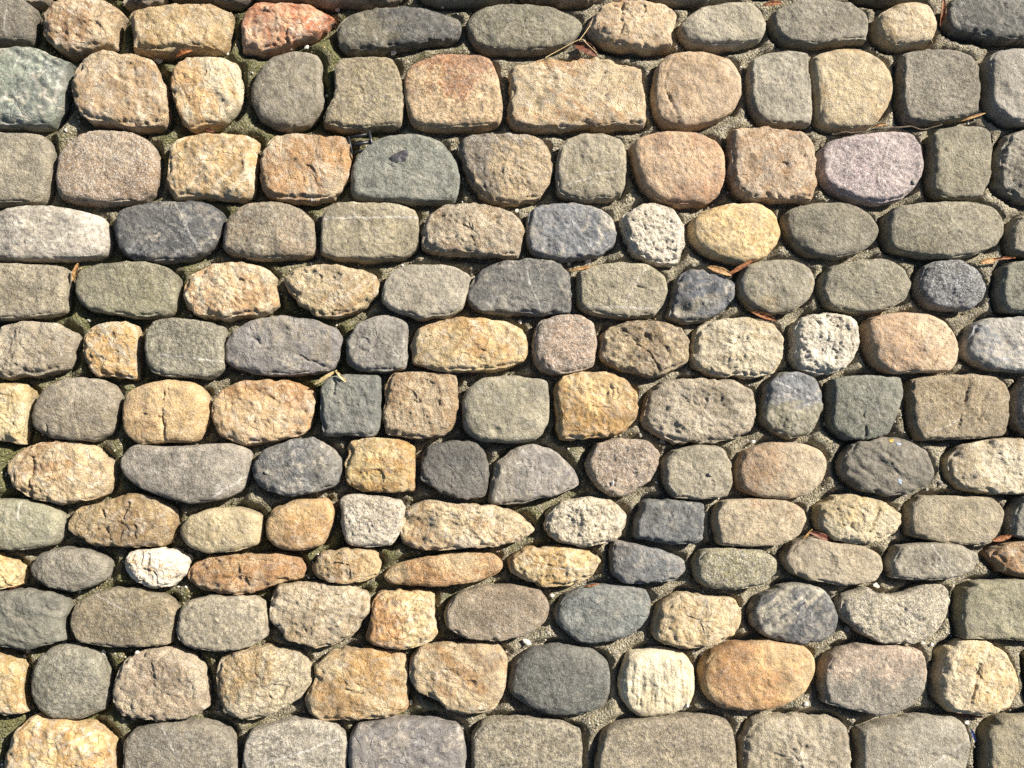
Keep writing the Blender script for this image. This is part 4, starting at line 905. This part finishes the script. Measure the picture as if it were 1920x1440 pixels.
strip_thing("dry_leaf", (1064, 508), (1118, 499), 8, M_LEAF2, "slim pale yellow leaf above the scratched beige block", LF, (-.006, -.002), .4, .05, .7, seed=13)
strip_thing("dry_leaf", (1505, 1012), (1523, 992), 7, M_LEAF2, "small pale orange leaf fold above the grey brown stone with a wavy top", LF, (-.003, -.001), .6, .0, .6, seed=14)
strip_thing("dry_leaf", (1518, 997), (1556, 1012), 16, M_LEAF3, "dark red brown leaf half hidden under the yellow white craggy stone", LF, (-.008, -.012), .4, .05, .4, seed=15)
strip_thing("dry_leaf", (1860, 1014), (1896, 1004), 16, M_LEAF, "bright amber leaf above the orange stone, beside a beige block", LF, (-.010, -.010), .5, .0, .6, seed=16)
strip_thing("dry_leaf", (385, 243), (402, 248), 9, M_LEAF3, "tiny dark red leaf crumb below the small orange and white quartz stone", LF, (-.010, -.010), .5, .1, .5, seed=17)
strip_thing("dry_leaf", (1095, 1100), (1122, 1094), 6, M_LEAF, "thin reddish leaf shred above the oval dark teal stone", LF, (-.010, -.010), .6, .1, .5, seed=18)
strip_thing("dry_leaf", (878, 702), (925, 692), 7, M_LEAF3, "thin red brown leaf shred under the long golden lumpy stone", LF, (-.020, -.016), .5, .05, .5, seed=19)
strip_thing("dry_leaf", (1790, 1338), (1845, 1345), 9, M_LEAF3, "dark brown leaf strip below the yellow stone with the upright crack", LF, (-.014, -.016), .5, .0, .5, seed=20)
strip_thing("grass_blade", (588, 722), (632, 694), 9, M_STRAW, "pale dry grass blade leaning against the square dark blue green stone", "grass blade", (-.006, .004), .35, .04, .7, 0, seed=21)
strip_thing("grass_blade", (628, 694), (654, 722), 7, M_STRAW, "short bent dry grass blade drooping onto the square dark blue green stone", "grass blade", (.005, .001), .35, .12, .6, 0, seed=22)
strip_thing("plastic_scrap", (1820, 1366), (1829, 1390), 8, M_BPL, "blue plastic scrap wedged beside the flat grey bottom row stone", "plastic scrap", (-.010, -.014), .5, .0, .4, .3, seed=23)
tube_thing("straw", [(1023, 108, -.002), (1052, 92, .000), (1088, 74, .004), (1100, 82, .003), (1118, 99, -.004)], .0006, .0005, M_STRAW, "thin arched pale straw over the dark brown leaf", "straw", seed=3)
tube_thing("straw", [(1086, 76, -.006), (1098, 60, -.008), (1106, 48, -.012)], .0005, .0004, M_STRAW, "short thin straw sunk in the joint left of the cracked tan stone", "straw", seed=4)
tube_thing("twig", [(1560, 252, -.016), (1620, 246, -.006), (1665, 239, -.002), (1708, 238, -.003), (1735, 243, -.006), (1768, 234, -.004)], .0015, .0010, M_TWIG, "crooked dark twig lying above the lilac pink granite stone", "twig", wob=.0022, seed=6)
tube_thing("twig", [(1487, 1036, -.001), (1497, 1018, .001), (1502, 1010, .002)], .0005, .0004, M_TWIG, "hair thin dark stem lying on the grey brown wavy topped stone", "twig", seed=7)
tube_thing("rootlet", [(4, 1118, -.018), (25, 1104, -.013), (48, 1090, -.012)], .0008, .0005, M_LEAF3, "reddish dry rootlet below the small yellow stone at the row end", "rootlet", wob=.003, seed=8)

# the black ladder buckle: two side rails, two end bars, one centre bar
def bar(name, x0, x1, y0, y1, z0, z1, parent, bev=.0007):
    import bmesh
    bm = bmesh.new()
    bmesh.ops.create_cube(bm, size=1.0)
    for v in bm.verts:
        v.co = Vector(((x0 + x1) / 2 + v.co.x * (x1 - x0), (y0 + y1) / 2 + v.co.y * (y1 - y0), (z0 + z1) / 2 + v.co.z * (z1 - z0)))
    bmesh.ops.bevel(bm, geom=bm.edges[:], offset=bev, segments=2, affect='EDGES')
    me = bpy.data.meshes.new(name); bm.to_mesh(me); bm.free()
    for p in me.polygons: p.use_smooth = True
    return link(name, me, M_PLASTIC, parent)
bk = bpy.data.objects.new("plastic_buckle", None); COL.objects.link(bk)
bk.empty_display_size = .01
bp = unproj(np.array([677.]), np.array([269.]), np.array([-.009]))[0]
bk.location = bp
bk.rotation_euler = (math.radians(2), math.radians(-3), math.radians(13))
tag(bk, "small black plastic ladder buckle lying above the green grey domed stone", "buckle")
hw, hh = .0180, .0140
bar("side_rail", -hw, -hw + .0030, -hh, hh, -.0022, .0030, bk)
bar("side_rail", hw - .0042, hw, -hh - .0010, hh + .0015, -.0022, .0038, bk)
bar("end_bar", -hw + .0026, hw - .0038, hh - .0036, hh - .0002, -.0020, .0022, bk)
bar("end_bar", -hw + .0026, hw - .0038, -hh + .0002, -hh + .0040, -.0020, .0022, bk)
bar("centre_bar", -hw + .0026, hw - .0038, -.0026, .0026, -.0016, .0018, bk)

# pebbles, each named after the most telling stone it lies beside
LABELLED = [o for o in stones if o.get("label")]
def beside(p):
    return min(LABELLED, key=lambda o: (o.location.x - p[0]) ** 2 + (o.location.y - p[1]) ** 2)["label"]
def pebble(px, py, size, mat, name, label, cat, group, seed, el=1.0):
    import bmesh
    loc, nor, ob = hit(px, py)
    if loc is None: return
    r = np.random.default_rng(seed)
    bm = bmesh.new()
    bmesh.ops.create_icosphere(bm, subdivisions=2, radius=1.0)
    co = np.array([v.co[:] for v in bm.verts])
    for _ in range(7):                       # chop flat facets
        n = r.normal(size=3); n /= np.linalg.norm(n); d = r.uniform(.55, .85)
        k = co @ n; m = k > d
        co[m] -= np.outer(k[m] - d, n)
    wm = size * CAM_H / FPX / 2
    sc = np.array([el, r.uniform(.7, .95), r.uniform(.55, .75)]) * wm
    a = r.uniform(0, 6.28)
    co = co * sc
    co = co @ np.array([[math.cos(a), math.sin(a), 0], [-math.sin(a), math.cos(a), 0], [0, 0, 1]])
    for v, c in zip(bm.verts, co): v.co = c
    me = bpy.data.meshes.new(name); bm.to_mesh(me); bm.free()
    o = link(name, me, mat, None, loc + Vector((0, 0, sc[2] * .75)))
    return tag(o, label + beside(loc), cat, group)
WP = [(297, 115, 15), (427, 102, 9), (633, 19, 15), (738, 99, 16), (830, 14, 10), (614, 181, 9), (168, 601, 7), (968, 396, 10),
      (1100, 490, 20), (1590, 484, 8), (771, 1316, 11), (868, 1362, 9), (1641, 1097, 14), (1034, 1116, 11), (953, 1221, 13),
      (988, 1204, 16), (1510, 1320, 12), (1316, 1226, 10), (1410, 828, 10), (1288, 1322, 10), (1728, 1205, 11), (1745, 1208, 9), (122, 1204, 9),
      (47, 1230, 10), (195, 1224, 12), (258, 1224, 9), (665, 1098, 6), (1300, 1222, 8), (975, 604, 10), (1066, 494, 11),
      (575, 90, 9), (545, 93, 8), (124, 245, 7), (1812, 1354, 9), (1895, 985, 7), (150, 1110, 6), (1148, 905, 8), (1290, 700, 9), (1230, 905, 8)]
for i, (x, y, s) in enumerate(WP):
    pebble(x, y, s, M_PEB, "pebble", "small white pebble near the ", "pebble", "white pebbles in the joints", 300 + i, 1.0 + .3 * (i % 3 == 0))
GP = [(1240, 828, 15), (1200, 815, 11), (55, 1218, 12), (1586, 1180, 15), (1592, 1186, 10), (1712, 342, 11), (1300, 498, 9), (1865, 330, 10), (252, 1346, 10), (1545, 795, 10),
      (1330, 890, 9), (500, 885, 8), (1762, 905, 12), (1735, 918, 10), (585, 375, 8)]
for i, (x, y, s) in enumerate(GP):
    pebble(x, y, s, M_PEBG, "pebble", "small grey pebble near the ", "pebble", "grey pebbles in the joints", 400 + i, 1.1)

# stains that lie on single stones, draped over their tops
def patch(stone_label, name, outline, mat, lift=.0005):
    st = [s for s in stones if s.get("label") == stone_label][0]
    P = np.array(outline, float)
    O = csmooth(resample(P, 40), 1.0); c = O.mean(0)
    V = []
    for k in np.linspace(0, 1, 8):
        for p in O:
            q = c + (p - c) * k
            loc, nor, ob = hit(*q)
            V.append(np.array(loc) + [0, 0, lift * (1 if k < .95 else -1.2)])
    idx = np.arange(len(V)).reshape(8, 40)
    q = np.stack([idx[:-1], idx[1:], np.roll(idx[1:], -1, 1), np.roll(idx[:-1], -1, 1)], -1).reshape(-1, 4)
    me = make_mesh(name, np.array(V) - np.array(st.location), [q], [4])
    return link(name, me, mat, st)
patch("smooth green grey domed stone with black tar spot", "tar_spot", [(726, 297), (738, 288), (750, 283), (758, 279), (770, 284), (766, 293), (762, 303), (754, 306), (750, 302), (744, 308), (732, 303)], M_TAR)
patch("grey brown stone with yellow and blue paint specks", "paint_speck", [(1666, 822), (1676, 823), (1675, 830), (1667, 830)], M_YEL)
patch("grey brown stone with yellow and blue paint specks", "paint_speck", [(1680, 829), (1692, 832), (1688, 836), (1680, 833)], M_BLUE)
patch("grey brown stone with yellow and blue paint specks", "paint_speck", [(1683, 896), (1692, 900), (1690, 910), (1684, 905)], M_BLUE)

# sand and grit crumbs, too many to count
def grit():
    import bmesh
    bm = bmesh.new(); bmesh.ops.create_icosphere(bm, subdivisions=1, radius=1.0)
    base = np.array([v.co[:] for v in bm.verts]); F = np.array([[v.index for v in f.verts] for f in bm.faces]); bm.free()
    r = np.random.default_rng(9)
    Vs, Fs, Cs = [], [], []
    n = 0; tries = 0
    pal = [lin(h) * .8 for h in ('d6cfc0', 'b8ab92', '8a7d66', '6a6052', 'c2a878', 'e6e2d8')]
    while n < 3600 and tries < 26000:
        tries += 1
        px, py = r.uniform(-20, 1940), r.uniform(-20, 1460)
        loc, nor, ob = hit(px, py)
        if ob is None or ob.name != "pavement": continue
        if vnoise(np.array([[loc.x, loc.y, 0]]), 14, 71)[0] < r.uniform(-1, .5): continue
        s = .0006 + .0011 * r.random() ** 2 + (.0014 * r.random() if r.random() < .10 else 0)
        d = base * (1 + .25 * r.normal(size=(len(base), 1))) * s * np.array([1, r.uniform(.7, 1), r.uniform(.6, .9)])
        a = r.uniform(0, 6.28)
        d = d @ np.array([[math.cos(a), math.sin(a), 0], [-math.sin(a), math.cos(a), 0], [0, 0, 1]])
        Vs.append(d + np.array(loc) + [0, 0, s * .5]); Fs.append(F + n * len(base)); Cs.append(np.tile(pal[r.choice(6, p=[.15, .27, .24, .14, .12, .08])], (len(base), 1)))
        n += 1
    me = make_mesh("grit", np.vstack(Vs), [np.concatenate(Fs)], [3], dict(col=np.concatenate(Cs)), smooth=False)
    k = NT("grit")
    k.L(k.attr("col", 'Color'), k.b.inputs['Base Color']); k.b.inputs['Roughness'].default_value = .9
    o = link("grit", me, k.m)
    tag(o, "sand and grit crumbs strewn in the joints between the stones", "grit", kind='stuff')
grit()
